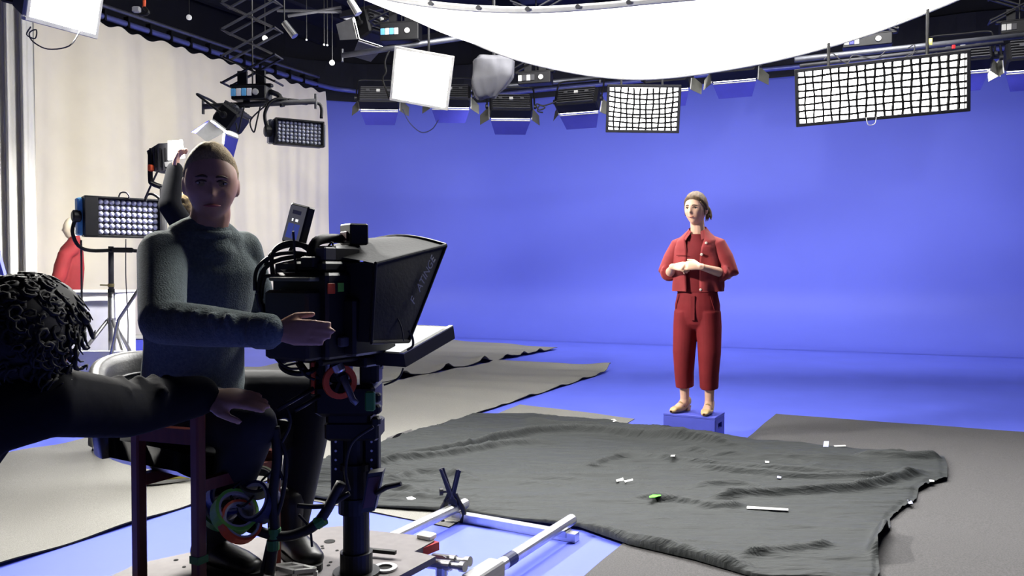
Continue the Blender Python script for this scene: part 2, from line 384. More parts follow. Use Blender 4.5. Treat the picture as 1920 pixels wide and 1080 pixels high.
# ------------------------------------------------------------------ black cloth
def gl_(pts): return [G(*p) for p in pts]
topE = [G(595, 872), G(710, 838), G(800, 810), G(895, 781), G(1000, 782), G(1090, 790, .02), G(1150, 797, .03), G(1246, 806, .08), G(1341, 818, .08), G(1420, 832, .035), G(1500, 838, .02), G(1600, 848), G(1770, 862)]
botE = gl_([(556, 932), (690, 955), (811, 962), (880, 968), (960, 980), (1085, 994), (1180, 1028), (1300, 1056), (1420, 1092), (1500, 1112)])
rgtE = gl_([(1770, 862), (1776, 884), (1776, 906), (1748, 912), (1722, 928), (1718, 945), (1690, 962), (1668, 982), (1670, 1000), (1658, 1020), (1645, 1046), (1650, 1085), (1640, 1112)])
lftE = gl_([(595, 872), (580, 900), (556, 932)])
botE[-1] = rgtE[-1]; NU, NV = 380, 200
T, B_, RR, LL = at_len(topE, NU), at_len(botE, NU), at_len(rgtE, NV), at_len(lftE, NV)
folds = [([(715, 866), (850, 858), (950, 832), (1080, 818), (1250, 836), (1420, 856)], .04, .04), ([(640, 905), (720, 880), (840, 866), (950, 846), (1060, 838)], .03, .035),
         ([(1095, 888), (1180, 868), (1300, 880), (1500, 900), (1650, 905)], .024, .04), ([(1330, 948), (1420, 942), (1600, 930), (1735, 898)], .03, .04),
         ([(1190, 950), (1270, 955), (1340, 966), (1400, 962)], .022, .03), ([(1380, 1058), (1480, 1046), (1560, 1036)], .018, .03), ([(1250, 850), (1400, 868), (1600, 872)], .02, .05),
         ([(1270, 886), (1500, 908), (1735, 905)], .022, .03), ([(720, 920), (800, 900), (900, 915)], .02, .05), ([(980, 796), (1050, 804), (1130, 808)], .02, .03), ([(1300, 925), (1380, 920), (1440, 930)], .015, .03),
         ([(1080, 992), (1180, 1022), (1300, 1052), (1420, 1086)], .016, .04), ([(660, 945), (740, 930), (800, 940)], .012, .03), ([(1600, 868), (1700, 872), (1765, 868)], .03, .04), ([(1640, 1060), (1650, 1030), (1662, 1005)], .04, .04)]
FO = []
for pts, h, wd in folds:
    pp = [(p.x, p.y) for p in bez([G(*q) for q in pts], 6)]
    FO.append((pp, h, wd, min(p[0] for p in pp) - .2, max(p[0] for p in pp) + .2, min(p[1] for p in pp) - .2, max(p[1] for p in pp) + .2))
def seg_d(px, py, pl):
    best = 9; bt = 0; n = len(pl) - 1
    for i in range(n):
        ax, ay = pl[i]; bx, by = pl[i + 1]; dx, dy = bx - ax, by - ay; L2 = dx * dx + dy * dy
        t = max(0, min(1, ((px - ax) * dx + (py - ay) * dy) / L2)); d = (px - ax - t * dx) ** 2 + (py - ay - t * dy) ** 2
        if d < best: best = d; bt = (i + t) / n
    return sqrt(best), bt
def cloth(u, v):
    i = int(round(u * NU)); j = int(round(v * NV))
    p = T[i] * (1 - v) + B_[i] * v + LL[j] * (1 - u) + RR[j] * u - (T[0] * (1 - u) * (1 - v) + T[-1] * u * (1 - v) + B_[0] * (1 - u) * v + B_[-1] * u * v)
    z = max(p.z, 0) * exp(-(v / .07) ** 2) + .028
    q = p.x * F.x + p.y * F.y; r_ = p.x * R.x + p.y * R.y
    q = p.y + .12 * p.x; r_ = p.x - .12 * p.y
    a = noise.noise(V((q * 3.2, r_ * .8, 3.1))); b = noise.noise(V((q * 6.5 + 1.2 * a, r_ * .9 + .5 * a, 8.7))); c = noise.noise(V((q * 14 + a, r_ * 1.9 + a, 1.7)))
    g_ = .5 + .5 * noise.noise(V((q * .9, r_ * .9, 5.5))); d2 = noise.noise(V((q * 24 + 2 * b, r_ * 4 + a * 2, 4.4)))
    z += .010 * (1 - abs(a)) ** 4 + .028 * g_ * (1 - min(1, abs(b) * 3.2)) ** 2 + .011 * g_ * (1 - min(1, abs(c) * 3.0)) ** 2 + .004 * (1 - min(1, abs(d2) * 2)) ** 2
    for pl, h, wd, x0, x1, y0, y1 in FO:
        if x0 < p.x < x1 and y0 < p.y < y1:
            d, t = seg_d(p.x, p.y, pl); d /= .85
            if d < wd * 2.6: z += 1.7 * h * exp(-(d / wd) ** 2 * 1.4) * min(1, 5 * t + .15, 5 * (1 - t) + .15)
    e = min(u, 1 - u, v, 1 - v)
    if e < .006: z -= .006
    return V((p.x, p.y, z))
mb = MB(); mb.grid(cloth, NU, NV); ntop = len(mb.v)
mb.v += [V((p.x, p.y, .017)) for p in mb.v[:NU + 1]]                      # turned-down near and far edges
mb.v += [V((p.x, p.y, .017)) for p in mb.v[NV * (NU + 1):(NV + 1) * (NU + 1)]]
for i in range(NU):
    mb.f.append((i, ntop + i, ntop + i + 1, i + 1)); mb.mi.append(0)
    a = NV * (NU + 1) + i; b = ntop + NU + 1 + i; mb.f.append((a, a + 1, b + 1, b)); mb.mi.append(0)
BC = one('floor_cloth', 'large wrinkled black fabric sheet spread over the carpets with a ragged right edge', 'cloth', mb, 'black_cloth', smooth=True)
from mathutils.bvhtree import BVHTree
_bvh = BVHTree.FromPolygons([tuple(v.co) for v in BC.data.vertices], [tuple(p.vertices) for p in BC.data.polygons])
def cloth_z(x, y):
    h = _bvh.ray_cast(V((x, y, 1)), V((0, 0, -1))); return h[0].z if h[0] else .02
for lab, mat, outl in (('white tape cross on the black cloth near its middle', 'tape_white', [(1155, 917), (1168, 913), (1170, 919), (1186, 915), (1187, 918), (1172, 922), (1170, 918), (1156, 921)]),
    ('bright green tape scrap on the black cloth', 'tape_green', [(1217, 956), (1228, 951), (1240, 951), (1239, 955), (1228, 958), (1218, 959)]),
    ('long pale strip of tape lying on the black cloth', 'hem', [(1400, 964), (1478, 969), (1478, 973), (1400, 969)]),
    ('square lavender paper tag on the upper right of the black cloth', 'tape_lavender', [(1545, 841), (1554, 841), (1553, 852), (1543, 852)]),
    ('thin grey tape strip beside the lavender tag on the black cloth', 'hem', [(1563, 849), (1585, 848), (1586, 851), (1565, 852)]),
    ('tiny white tape square in the middle of the black cloth', 'tape_white', [(1434, 876), (1442, 877), (1442, 880), (1435, 880)]),
    ('tiny lavender tape square below the white one on the black cloth', 'tape_lavender', [(1457, 907), (1465, 909), (1464, 912), (1457, 911)]),
    ('small grey tape scrap at the end of a fold in the black cloth', 'hem', [(1258, 876), (1266, 874), (1265, 879), (1257, 879)]),
    ('white paper scrap at the far edge of the black cloth near the blue box', 'tape_white', [(1146, 802), (1152, 801), (1156, 805), (1150, 807)]),
    ('crumpled clear tape scrap on the cloth left of the black clamp', 'tape_white', [(762, 948), (772, 946), (780, 950), (770, 953), (764, 951)]),
    ('white scrap caught on the ragged edge of the black cloth', 'tape_white', [(1742, 911), (1751, 912), (1752, 915), (1743, 915)]),
    ('bluish tape scrap on the ragged right edge of the black cloth', 'tape_lavender', [(1701, 950), (1709, 952), (1712, 957), (1704, 958)])):
    pts = [G(*q) for q in outl]; pts = [a.lerp(b_, k / 4) for a, b_ in zip(pts, pts[1:] + pts[:1]) for k in range(4)]; zz = sorted(cloth_z(p.x, p.y) for p in pts)[int(len(pts) * .7)] + .004
    one('tape_scrap', lab, 'tape', MB().prism([V((p.x, p.y, zz)) for p in pts], (0, 0, .0012)), mat, 'tape scraps on the cloth')

# ------------------------------------------------------------------ overhead silk
sil_far = bez([P(660, -42, 8.6), P(745, 0, 8.5), P(860, 66, 8.4), P(1000, 118, 8.3), P(1190, 146, 8.2), P(1400, 122, 8.1), P(1600, 72, 8.0), P(1785, 2, 7.9), P(1880, -44, 7.8)], 10)
sil_near = bez([P(560, -64, 6.6), P(700, -14, 6.5), P(840, 9, 6.4), P(990, 16, 6.3), P(1120, 9, 6.25), P(1200, 1, 6.2), P(1400, -20, 6.1), P(1700, -70, 6.0), P(1980, -130, 5.9)], 10)
SF, SN = at_len(sil_far, 60), at_len(sil_near, 60)
def silk(u, v):
    i = int(round(u * 60)); p = SN[i].lerp(SF[i], v)
    return p - UP * (.10 * sin(pi * v)) + UP * .006 * sin(u * 40 + v * 5)
sk = thing('overhead_silk', 'huge white diffusion silk sagging overhead above the woman in red', 'silk', SN[30])
MB().grid(silk, 60, 16).build('silk_sheet', 'silk', sk, smooth=True)
mb = MB(); mb.rings([[p + UP * .012, p - UP * .035 + V((0, .015, 0)), p - UP * .03 + V((0, -.012, 0)), p + V((0, -.02, .01))] for p in SN], cap=True)
hem = mb.build('hem', 'hem', sk, smooth=True)
for i in range(4, 58, 4): MB().lathe(SN[i] + V((0, -.022, -.012)), (0, -1, 0), [(0, .02), (.006, .02), (.006, .011)], 10).build('grommet', 'steel', hem)
MB().tube([p - UP * .012 for p in SF], .012, 6).build('hem', 'hem', sk, smooth=True)
for p in (SN[0], SN[60], SF[0], SF[60]):
    MB().tube([p, V((p.x, p.y, CEIL - .3))], .006, 5).build('tie_rope', 'black_rubber', sk)
# ================================================================== people
def frame(fwd, up=UP):
    f = V(fwd).normalized(); x = f.cross(V(up)).normalized(); z = x.cross(f); return x, f, z      # right, forward, up
def head(mb, c, fwd, up=UP, w_=.152, h_=.235, l_=.195, female=False, nose=1.0):
    c = V(c); x, f, z = frame(fwd, up); rs = []; nu, nv = 56, 44
    g = lambda d, s_: exp(-(d / s_) ** 2)
    for i in range(nv + 1):
        th = -pi / 2 + pi * i / nv; ct = max(cos(th), .01); ring = []
        for j in range(nu):
            ph = 2 * pi * j / nu; a, b, d = ct * sin(ph), ct * cos(ph), sin(th)
            Z = d * h_ / 2; t = max(0, -d)
            X = a * w_ / 2 * (1 - .30 * t ** 1.5); Y = b * l_ / 2 * (1 - .10 * t)
            if b > 0: Y = (abs(b) ** .85) * l_ / 2 * (1 - .06 * t) + .006 * t
            if b < 0 and d < 0: Y *= (1 - .35 * t)
            if b > 0:
                Y += nose * (.021 * g(X, .011) * g(Z + .030, .014) + .012 * g(X, .009) * g(Z + .008, .026)) - .009 * g(abs(X) - .031, .014) * g(Z - .004, .012)
                Y += .004 * g(X, .05) * g(Z - .026, .012) + .006 * g(X, .02) * g(Z + .062, .010) + .007 * g(X, .022) * g(Z + .100, .014) + .005 * g(abs(X) - .042, .016) * g(Z + .030, .018)
            ring.append(c + x * X + f * Y + z * Z)
        rs.append(ring)
    mb.rings(rs)
    for s_ in (-1, 1):                               # ears
        e = c + x * s_ * w_ * .5 - f * .012 - z * .012
        mb.ball(e, .009, .018, .032, axes=((x * s_ - f * .3).normalized(), f, z), nu=10, nv=8)
    return x, f, z
def face(parent, c, fwd, up=UP, l_=.195, smile=True, mats=('eye_white', 'eye_dark', 'lip', 'brow')):
    c = V(c); x, f, z = frame(fwd, up)
    fy = lambda X: l_ / 2 * (max(0, 1 - (X / .076) ** 2)) ** .42
    for s_ in (-1, 1):
        e = c + x * s_ * .031 + f * (fy(.031) - .0125) + z * .004
        eye = MB().ball(e, .013, .008, .0065, axes=(x, f, z), nu=12, nv=8).build('eye', mats[0], parent, smooth=True)
        MB().ball(e + f * .0045, .0065, .005, .0062, axes=(x, f, z), nu=10, nv=6).build('iris', mats[1], eye, smooth=True)
        MB().tube([c + x * s_ * (.014 + k * .0065) + f * (fy(.014 + k * .0065) + .0005) + z * (.0125 - .0008 * (k - 2) ** 2) for k in range(6)], [.0016, .0028, .003, .003, .0028, .0014], 6).build('eyelid', mats[3], parent, smooth=True)
        MB().tube([c + x * s_ * (.012 + k * .007) + f * (fy(.012 + k * .007) + .0025) + z * (.0235 + .003 * sin(k * .8)) for k in range(6)], [.002, .0036, .0038, .0034, .0028, .0014], 6).build('eyebrow', mats[3], parent, smooth=True)
    up_ = .007 if smile else 0
    MB().tube([c + x * X + f * (fy(X) + .0035 - abs(X) * .12) + z * (-.063 + up_ * (X / .024) ** 2) for X in [-.025, -.018, -.009, 0, .009, .018, .025]], [.001, .003, .0042, .0045, .0042, .003, .001], 8).build('lips', mats[2], parent, smooth=True)
def hand(mb, wr, d, nrm, thumb, curl=(.25, .3, .3), k=1.0, spread=.0, fingers=None):
    d = V(d).normalized(); nrm = V(nrm); nrm = (nrm - d * nrm.dot(d)).normalized(); s_ = nrm.cross(d)
    if s_.dot(V(thumb)) < 0: s_ = -s_
    wr = V(wr)
    mb.limb([(wr - d * .02 * k, .026 * k, .020 * k), (wr + d * .02 * k, .030 * k, .017 * k), (wr + d * .06 * k, .040 * k, .015 * k), (wr + d * .088 * k, .039 * k, .0125 * k)], side=s_, n=14)
    for i, (ln, off) in enumerate(((.072, .030), (.080, .010), (.074, -.010), (.058, -.029))):
        b = wr + d * (.084 - .004 * abs(i - 1)) * k + s_ * off * k; dd = (d + s_ * spread * (1.5 - i)).normalized(); nn = nrm.copy(); pts = [(b - dd * .02 * k, .0105 * k)]
        cs = curl if fingers is None else fingers[i]
        p = b
        for q, seg in enumerate((.45, .32, .26)):
            a = cs[q]; dn = dd * cos(a) - nn * sin(a); nn = nn * cos(a) + dd * sin(a); dd = dn
            pts.append((p, (.0100, .0092, .0084)[q] * k)); p = p + dd * ln * seg * k
        pts.append((p, .0074 * k)); mb.limb(pts, n=10)
    b = wr + d * .022 * k + s_ * .024 * k - nrm * .004 * k; t1 = (d * .72 + s_ * .62 - nrm * .25).normalized(); t2 = (d * .93 + s_ * .18 - nrm * .3).normalized()
    mb.limb([(b - t1 * .01 * k, .015 * k), (b + t1 * .022 * k, .0135 * k), (b + t1 * .042 * k, .0115 * k), (b + t1 * .042 * k + t2 * .03 * k, .0105 * k), (b + t1 * .042 * k + t2 * .05 * k, .0085 * k)], n=10)
def shell(fn, nu, nv, th):                           # open sheet with thickness
    m = MB(); m.grid(fn, nu, nv); return m

# ------------------------------------------------------------------ blue box and the woman in red
bx_fr, bx_fl, bx_br = G(1341, 784, .2), G(1246, 776, .2), G(1357, 773, .2)
BZ = .2
bxr = R.copy(); bxf = F.copy()
BL, BD = .395, .27
o_ = bx_fr - bxr * BL / 2 + bxf * BD / 2; bc = V((o_.x, o_.y, 0))
box = thing('apple_box', 'blue painted wooden apple box with a hand hole under the woman', 'box', bc)
th_ = .018
def bpanel(c, size, nm='panel'): return MB().bbox(bc + bxr * c[0] + bxf * c[1] + UP * c[2], size, .002, axes=(bxr, bxf, UP)).build(nm, 'blue_box', box)
bpanel((0, 0, BZ - th_ / 2 + .003), (BL, BD, th_), 'top_panel'); bpanel((0, 0, .02), (BL - .04, BD - .04, .02), 'bottom_panel')
bpanel((0, -BD / 2 + th_ / 2, BZ / 2), (BL - .002, th_, BZ - .032), 'side_panel'); bpanel((0, BD / 2 - th_ / 2, BZ / 2), (BL - .002, th_, BZ - .032), 'side_panel')
for s_ in (-1, 1):                                   # end panels with a real hand hole
    m = MB(); X = s_ * (BL / 2 - th_ / 2)
    for (y0, y1, z0, z1) in ((-BD / 2 + th_, BD / 2 - th_, .016, .105), (-BD / 2 + th_, BD / 2 - th_, .145, BZ - .016), (-BD / 2 + th_, -.05, .105, .145), (.05, BD / 2 - th_, .105, .145)):
        m.box(bc + bxr * X + bxf * (y0 + y1) / 2 + UP * (z0 + z1) / 2, (th_, y1 - y0, z1 - z0), axes=(bxr, bxf, UP))
    m.build('end_panel', 'blue_box', box)
    MB().box(bc + bxr * (X - s_ * .03) + UP * .125, (.004, .11, .05), axes=(bxr, bxf, UP)).build('hole_shade', 'carpet_back', box)  # black sheet behind the hole stands in for the shade inside

WO = bc + bxf * .02 + bxr * .015
wf = (-F); wl = R.copy()                             # she faces the camera rig; her left is picture right
def W(l, f, z): return WO + wl * l + wf * f + UP * z
woman = thing('person', 'woman in a red jacket and trousers standing on the blue box with hands together', 'person', V((WO.x, WO.y, BZ + .003)))
b = MB()
hf = (wf * .99 - wl * .13 - UP * .03).normalized()
HC = W(-.004, .035, 1.744)
head(b, HC, hf, w_=.156, h_=.246, l_=.198, female=True)
b.limb([(W(0, -.01, 1.53), .065, .055), (W(0, .005, 1.60), .053, .050), (W(-.003, .012, 1.67), .052, .052)], side=wl)
b.limb([(W(0, 0, .98), .16, .10), (W(0, 0, 1.15), .13, .09), (W(0, 0, 1.35), .15, .10), (W(0, -.01, 1.48), .14, .08), (W(0, -.01, 1.545), .07, .055)], side=wl)
shL, shR = W(.160, -.01, 1.50), W(-.160, -.01, 1.50)
elL, elR = W(.222, -.02, 1.25), W(-.218, .02, 1.25)
wrL, wrR = W(.085, .225, 1.31), W(-.115, .225, 1.31)
for s_, e_, w_ in ((shL, elL, wrL), (shR, elR, wrR)):
    b.limb([(s_.lerp(W(0, 0, 1.45), .12) - UP * .035, .040), (s_.lerp(e_, .5), .042), (e_, .037)]); b.limb([(e_, .037), (e_.lerp(w_, .35), .036), (e_.lerp(w_, .8), .026), (w_, .024)])
hand(b, wrL, (-wl * .93 + wf * .25 + UP * .12), (wf * .8 + UP * .4), UP, (.55, .7, .5), .95)
hand(b, wrR, (wl * .9 + wf * .3 - UP * .02), (wf * .7 + UP * .55), UP, (.6, .9, .7), .95)
for sx, tx in ((1, .09), (-1, -.10)):
    hp, kn, an = W(sx * .085, 0, .98), W(sx * .10, .01, .64), W(tx, -.02, .29)
    b.limb([(hp, .085), (hp.lerp(kn, .6), .07), (kn, .055), (kn.lerp(an, .35), .054), (kn.lerp(an, .8), .036), (an, .034)])
    td = (wf + wl * (-.30 if sx < 0 else .06)).normalized()
    b.limb([(an, .034), (an - UP * .035 + td * .02, .036, .034), (V((an.x, an.y, .245)) + td * .06, .034, .03), (V((an.x, an.y, .228)) + td * .12, .036, .018), (V((an.x, an.y, .224)) + td * .155, .03, .013)], side=wl)
body = b.build('body', 'skin', woman, smooth=True, remesh=.0048, relax=3)
face(woman, HC, hf, l_=.198)
# hair: swept back cap, bun-less loose ponytail
hx, hy, hz = frame(hf)
def cap(c, fwd, w_, h_, l_, hair_line, thick, mat, parent, nm='hair', rough=.0, edge=.035, seed=1):
    x, f, z = frame(fwd); m = MB(); nu, nv = 60, 40; rs = []
    def fn(u, v):
        ph = 2 * pi * u; th = -radians(58) + v * (pi / 2 + radians(58) - .02)
        a, bb, d = cos(th) * sin(ph), cos(th) * cos(ph), sin(th)
        lim = hair_line(bb, a)                       # lowest height the hair covers in this direction
        Z = d * h_ / 2; t = max(0, -d); k = 1.0
        kk = max(0, min(1, (Z - lim + .004) / edge)); kk = kk * kk * (3 - 2 * kk)
        r_ = thick * (-.5 + 1.5 * kk) * (1 + rough * noise.noise(V((a * 5, bb * 5, d * 5 + seed)))) + thick * .12 * noise.noise(V((a * 30, bb * 30, d * 30 + seed)))
        fl = .85 if bb > 0 else 1
        X = a * (w_ / 2 + r_) * (1 - .30 * t ** 1.5); Y = (abs(bb) ** fl) * (1 if bb > 0 else -1) * (l_ / 2 + r_) * (1 - .1 * t) * (1 - (.35 * t if bb < 0 else 0)); Zz = d * (h_ / 2 + r_)
        return V(c) + x * X + f * Y + z * Zz
    m.grid(fn, nu, nv); return m.build(nm, mat, parent, smooth=True)
def hl_w(fb, side): return .072 * max(0, fb) ** .5 - .03 * (1 - abs(fb)) - .05 * max(0, -fb)
cap(HC, hf, .156, .246, .198, hl_w, .012, 'hair_blonde', woman, rough=.2)
pt = MB()
for k in range(9):
    o1 = (hx * random.uniform(-.018, .018)); tp = HC - hy * .095 + hz * .03
    pt.tube(bez([tp + o1 * .4, tp - hy * .035 - hz * .02 + o1 - hx * .025, tp - hy * .03 - hz * .065 + o1 * 1.4 - hx * .04, tp - hy * .01 - hz * random.uniform(.10, .125) + o1 * 2 - hx * .042], 5), [.012] * 6 + [.011] * 4 + [.009] * 3 + [.006, .003, .002], 6)
pt.build('ponytail', 'hair_blonde', woman, smooth=True)
for s_ in (-1, 1):
    st = MB(); st.tube(bez([HC + hx * s_ * .06 + hy * .055 + hz * .055, HC + hx * s_ * .077 + hy * .03 + hz * .01, HC + hx * s_ * .078 + hy * .015 - hz * .05], 5), [.006] * 5 + [.004] * 5 + [.002], 6)
    st.build('hair_strand', 'hair_blonde', woman, smooth=True)
# shirt, trousers
def ell(l0, f0, z, a, bb, n=32, ph0=0, span=2 * pi): return [W(l0 + a * sin(ph0 + span * k / n), f0 + bb * cos(ph0 + span * k / n), z) for k in range(n + (0 if span > 6.28 else 1))]
m = MB(); m.rings([ell(0, 0, 1.12, .155, .112), ell(0, .005, 1.25, .155, .115), ell(0, .01, 1.38, .165, .118), ell(0, .0, 1.47, .15, .10), ell(0, -.005, 1.525, .10, .075), ell(0, 0, 1.555, .072, .062)], cap=False)
m.build('shirt', 'red_cloth_dark', woman, smooth=True)
m = MB()
m.limb([(W(0, 0, .93), .17, .112), (W(0, 0, 1.02), .172, .118), (W(0, 0, 1.10), .155, .11), (W(0, 0, 1.155), .145, .105)], side=wl, n=24)
for sx, dx in ((1, .09), (-1, -.098)):
    m.limb([(W(sx * .084, 0, .97), .092, .105), (W(sx * .09, 0, .85), .093, .10), (W(sx * .097, .01, .66), .085, .092), (W(dx * 1.02, .0, .50), .073, .084), (W(dx, -.015, .392), .068, .080)], side=wl, n=24, flat=True)
tr = m.build('trousers', 'red_trouser', woman, smooth=True, remesh=.007, relax=4)
m = MB(); m.box(W(0, .118, 1.00), (.03, .01, .18), axes=(wl, wf, UP)); m.build('fly', 'red_cloth_dark', tr)
for sx in (-1, 1): MB().tube([W(sx * .118, .082, 1.10), W(sx * .148, .066, .99)], .003, 6).build('pocket_seam', 'red_cloth_dark', tr)
# jacket: open front, boxy, wide elbow-length sleeves, small collar, buttons
jr = [(1.125, .195, .145), (1.16, .195, .145), (1.25, .190, .145), (1.36, .190, .143), (1.45, .185, .128), (1.505, .172, .108), (1.545, .120, .085), (1.58, .080, .070)]
OPEN = [.26, .26, .27, .28, .33, .44, .62, .85]
def jk(u, v, off=0):
    q = v * (len(jr) - 1); i = min(int(q), len(jr) - 2); t = q - i
    z, a, bb = [jr[i][k] * (1 - t) + jr[i + 1][k] * t for k in range(3)]; op = OPEN[i] * (1 - t) + OPEN[i + 1] * t
    ph = op + (2 * pi - 2 * op) * u + .03 * (1 - v)
    wv = .006 * sin(ph * 9 + z * 14) * (1 - v) + .004 * sin(ph * 5 - z * 22)
    return W((a + wv - off) * sin(ph), (bb + wv - off) * cos(ph), z)
m = MB(); m.grid(jk, 70, 40); nn = len(m.v); m.grid(lambda u, v: jk(u, v, .008), 70, 40)
for i in range(70): m.f.append((i, i + 1, nn + i + 1, nn + i)); m.mi.append(0)
for j in range(40):
    a = j * 71; m.f.append((a, a + 71, nn + a + 71, nn + a)); m.mi.append(0); a += 70; m.f.append((a, nn + a, nn + a + 71, a + 71)); m.mi.append(0)
jkt = m.build('jacket', 'red_cloth', woman, smooth=True)
for sgn, s_, e_, w_ in ((1, shL, elL, wrL), (-1, shR, elR, wrR)):
    ce = e_.lerp(w_, .30); m = MB()
    m.limb([(s_ - wl * sgn * .055 - UP * .01, .062, .055), (s_ - wl * sgn * .01 - UP * .025, .072, .062), (s_.lerp(e_, .5) + wl * sgn * .004, .076, .070), (e_ + wl * sgn * .012 + UP * .015, .076, .072), (e_.lerp(ce, .7) + wl * sgn * .004, .074, .066), (ce, .073, .064)], side=wf, n=22, flat='end')
    sl = m.build('sleeve', 'red_cloth', jkt, smooth=True, remesh=.008, relax=3)
m = MB()
for sgn in (1, -1):                                   # two collar leaves
    def cl(u, v, sgn=sgn):
        ph = pi - u * (pi - .55); a = .066 + .034 * v + .012 * u * v; bb = .056 + .046 * v + .018 * u * v
        return W(sgn * a * sin(ph), bb * cos(ph) + .004, 1.612 - .048 * v - .045 * u * u - .012 * u * v)
    m.grid(cl, 18, 5); m.grid(lambda u, v: cl(u, v) + UP * .006, 18, 5)
m.build('collar', 'red_cloth', jkt, smooth=True)
for z, ph in ((1.485, .50), (1.40, .36), (1.315, .34), (1.14, .33)):
    q = W(.20 * sin(ph), .15 * cos(ph) - (.022 if z > 1.44 else 0), z); MB().lathe(q, wf + wl * .3, [(-.012, .002), (-.01, .010), (.004, .010), (.006, .006)], 12).build('button', 'button', jkt)
MB().box(W(-.085, .135, 1.395), (.085, .008, .006), axes=((wl - wf * -.3).normalized(), wf, UP)).build('pocket_flap', 'red_cloth_dark', jkt)
for sx, tx in ((1, .09), (-1, -.10)):
    an = W(tx, -.02, .29); td = (wf + wl * (-.30 if sx < 0 else .06)).normalized(); sd = td.cross(UP); g0 = V((an.x, an.y, BZ + .003))
    sh = thing('tmp', '', '') if False else None
    m = MB()
    def shoe(u, v):
        s_ = u; y = -.045 + .225 * s_; wd = (.030 + .012 * sin(pi * min(1, s_ * 1.1))) * (1 if s_ < .85 else sqrt(max(.05, 1 - ((s_ - .85) / .16) ** 2)))
        zb = .036 * max(0, 1 - s_ / .55) ** 1.2 + .006; zt = zb + (.062 if s_ < .18 else .026 + .036 * max(0, (.38 - s_) / .2) if s_ < .38 else .026 + .016 * sin(pi * (s_ - .38) / .62)) * (1 if s_ < .9 else .7)
        a = 2 * pi * v; X = wd * sin(a); c_ = cos(a); Z = (zb + zt) / 2 + (zt - zb) / 2 * max(-1, min(1, c_ * 1.3))
        return g0 + td * y + sd * X + UP * Z
    m.grid(shoe, 24, 20)
    so = m.build('shoe', 'shoe_tan', woman, smooth=True)
    MB().box(g0 - td * .028 + UP * .02, (.04, .04, .04), axes=(sd, td, UP), taper=(1.25, 1.25)).build('heel', 'shoe_tan', so)
    MB().tube(bez([g0 + td * .03 + sd * .034 + UP * .045, g0 + td * .065 + UP * .078, g0 + td * .05 - sd * .034 + UP * .04], 6), .006, 6).build('strap', 'shoe_tan', so, smooth=True)

# ------------------------------------------------------------------ seated camera operator
PZ = .31                                             # height of the dolly deck
op = thing('person', 'seated man in a dark knit jumper with short fair hair behind the film camera', 'person', V((-1.07, 2.66, PZ)))
b = MB()
hfo = V((.36, -.92, -.16)); HO = P(396, 343, 2.52)
head(b, HO, hfo, w_=.158, h_=.248, l_=.2)
nb = P(388, 440, 2.55)
b.limb([(nb - UP * .05, .075, .06), (nb, .062, .06), (HO - UP * .09 - V(hfo).normalized() * .02, .060, .062)], side=(1, 0, 0))
rvs = V((-.77, -.64, 0)); rvh = V((-.55, -.83, 0))
shRo, shLo = P(305, 476, 2.46), P(455, 468, 2.68)
elRo, wrRo = P(304, 604, 2.20), P(506, 622, 2.10)
elLo, wrLo = P(488, 585, 2.80), P(548, 640, 2.72)
tor = [(P(362, 770, 2.70), .17, .13), (P(363, 720, 2.68), .168, .135), (P(366, 640, 2.63), .158, .125), (P(372, 560, 2.59), .178, .13), (P(378, 495, 2.57), .185, .12), (P(384, 455, 2.56), .13, .085)]
def grow(l, d): return [(p, *[r_ + d for r_ in rr]) for p, *rr in l]
b.limb(grow(tor, -.018), side=rvs)
armR = [(shRo, .062), (shRo.lerp(elRo, .5), .056), (elRo, .050)]; forR = [(elRo, .050), (elRo.lerp(wrRo, .4), .046), (wrRo, .031)]
armL = [(shLo, .052), (shLo.lerp(elLo, .5), .050), (elLo, .050)]; forL = [(elLo, .048), (elLo.lerp(wrLo, .4), .044), (wrLo, .031)]
for c_ in (armR, forR, armL, forL): b.limb(grow(c_, -.012))
hand(b, wrRo + V((.012, 0, 0)), (1, .03, -.03), (0, -.96, .25), UP, (.12, .12, .1), .92, .0)
hand(b, wrLo, (.85, -.3, -.2), (0, .2, .9), (0, -1, 0), (.5, .6, .4), 1.0)
hiR, knR, anR = P(325, 762, 2.62), P(472, 798, 2.42), P(398, 1000, 2.62)
hiL, knL, anL = P(400, 745, 2.80), P(590, 738, 2.86), P(543, 1004, 2.74)
lR = [(hiR, .088), (hiR.lerp(knR, .6), .080), (knR, .066)]; sR = [(knR, .064), (knR.lerp(anR, .35), .062), (anR, .045)]
lL = [(hiL, .086), (hiL.lerp(knL, .6), .078), (knL, .064)]; sL = [(knL, .062), (knL.lerp(anL, .35), .060), (anL, .044)]
for c_ in (lR, sR, lL, sL): b.limb(grow(c_, -.012))
fdR = V((.85, -.5, 0)).normalized(); fdL = V((.62, -.78, 0)).normalized()
for an, fd in ((anR, fdR), (anL, fdL)):
    b.limb([(an, .036), (V((an.x, an.y, PZ + .05)) + fd * .03, .028, .024), (V((an.x, an.y, PZ + .04)) + fd * .12, .03, .018)], side=fd.cross(UP))
b.build('body', 'skin_man', op, smooth=True, remesh=.006, relax=3)
face(op, HO, hfo, l_=.2, smile=False)
def hl_m(fb, side): return .075 * max(0, fb) ** .45 - .012 * (1 - abs(fb)) - .06 * max(0, -fb)
cap(HO, hfo, .158, .248, .2, hl_m, .006, 'hair_sand', op, rough=.2, edge=.05, seed=4)
m = MB(); m.limb(tor, side=rvs, n=24)
for q_ in (shRo, shLo): m.limb([(nb - UP * .03, .058), (nb.lerp(q_, .55) - UP * .012, .062), (q_ - UP * .005, .062)], n=16)
for c_ in (armR, forR, armL, forL): m.limb(grow(c_, .012), n=18)
m.limb([(nb - UP * .055, .095, .085), (nb - UP * .02, .078, .075), (nb + UP * .012, .072, .07)], side=(1, 0, 0), n=20)
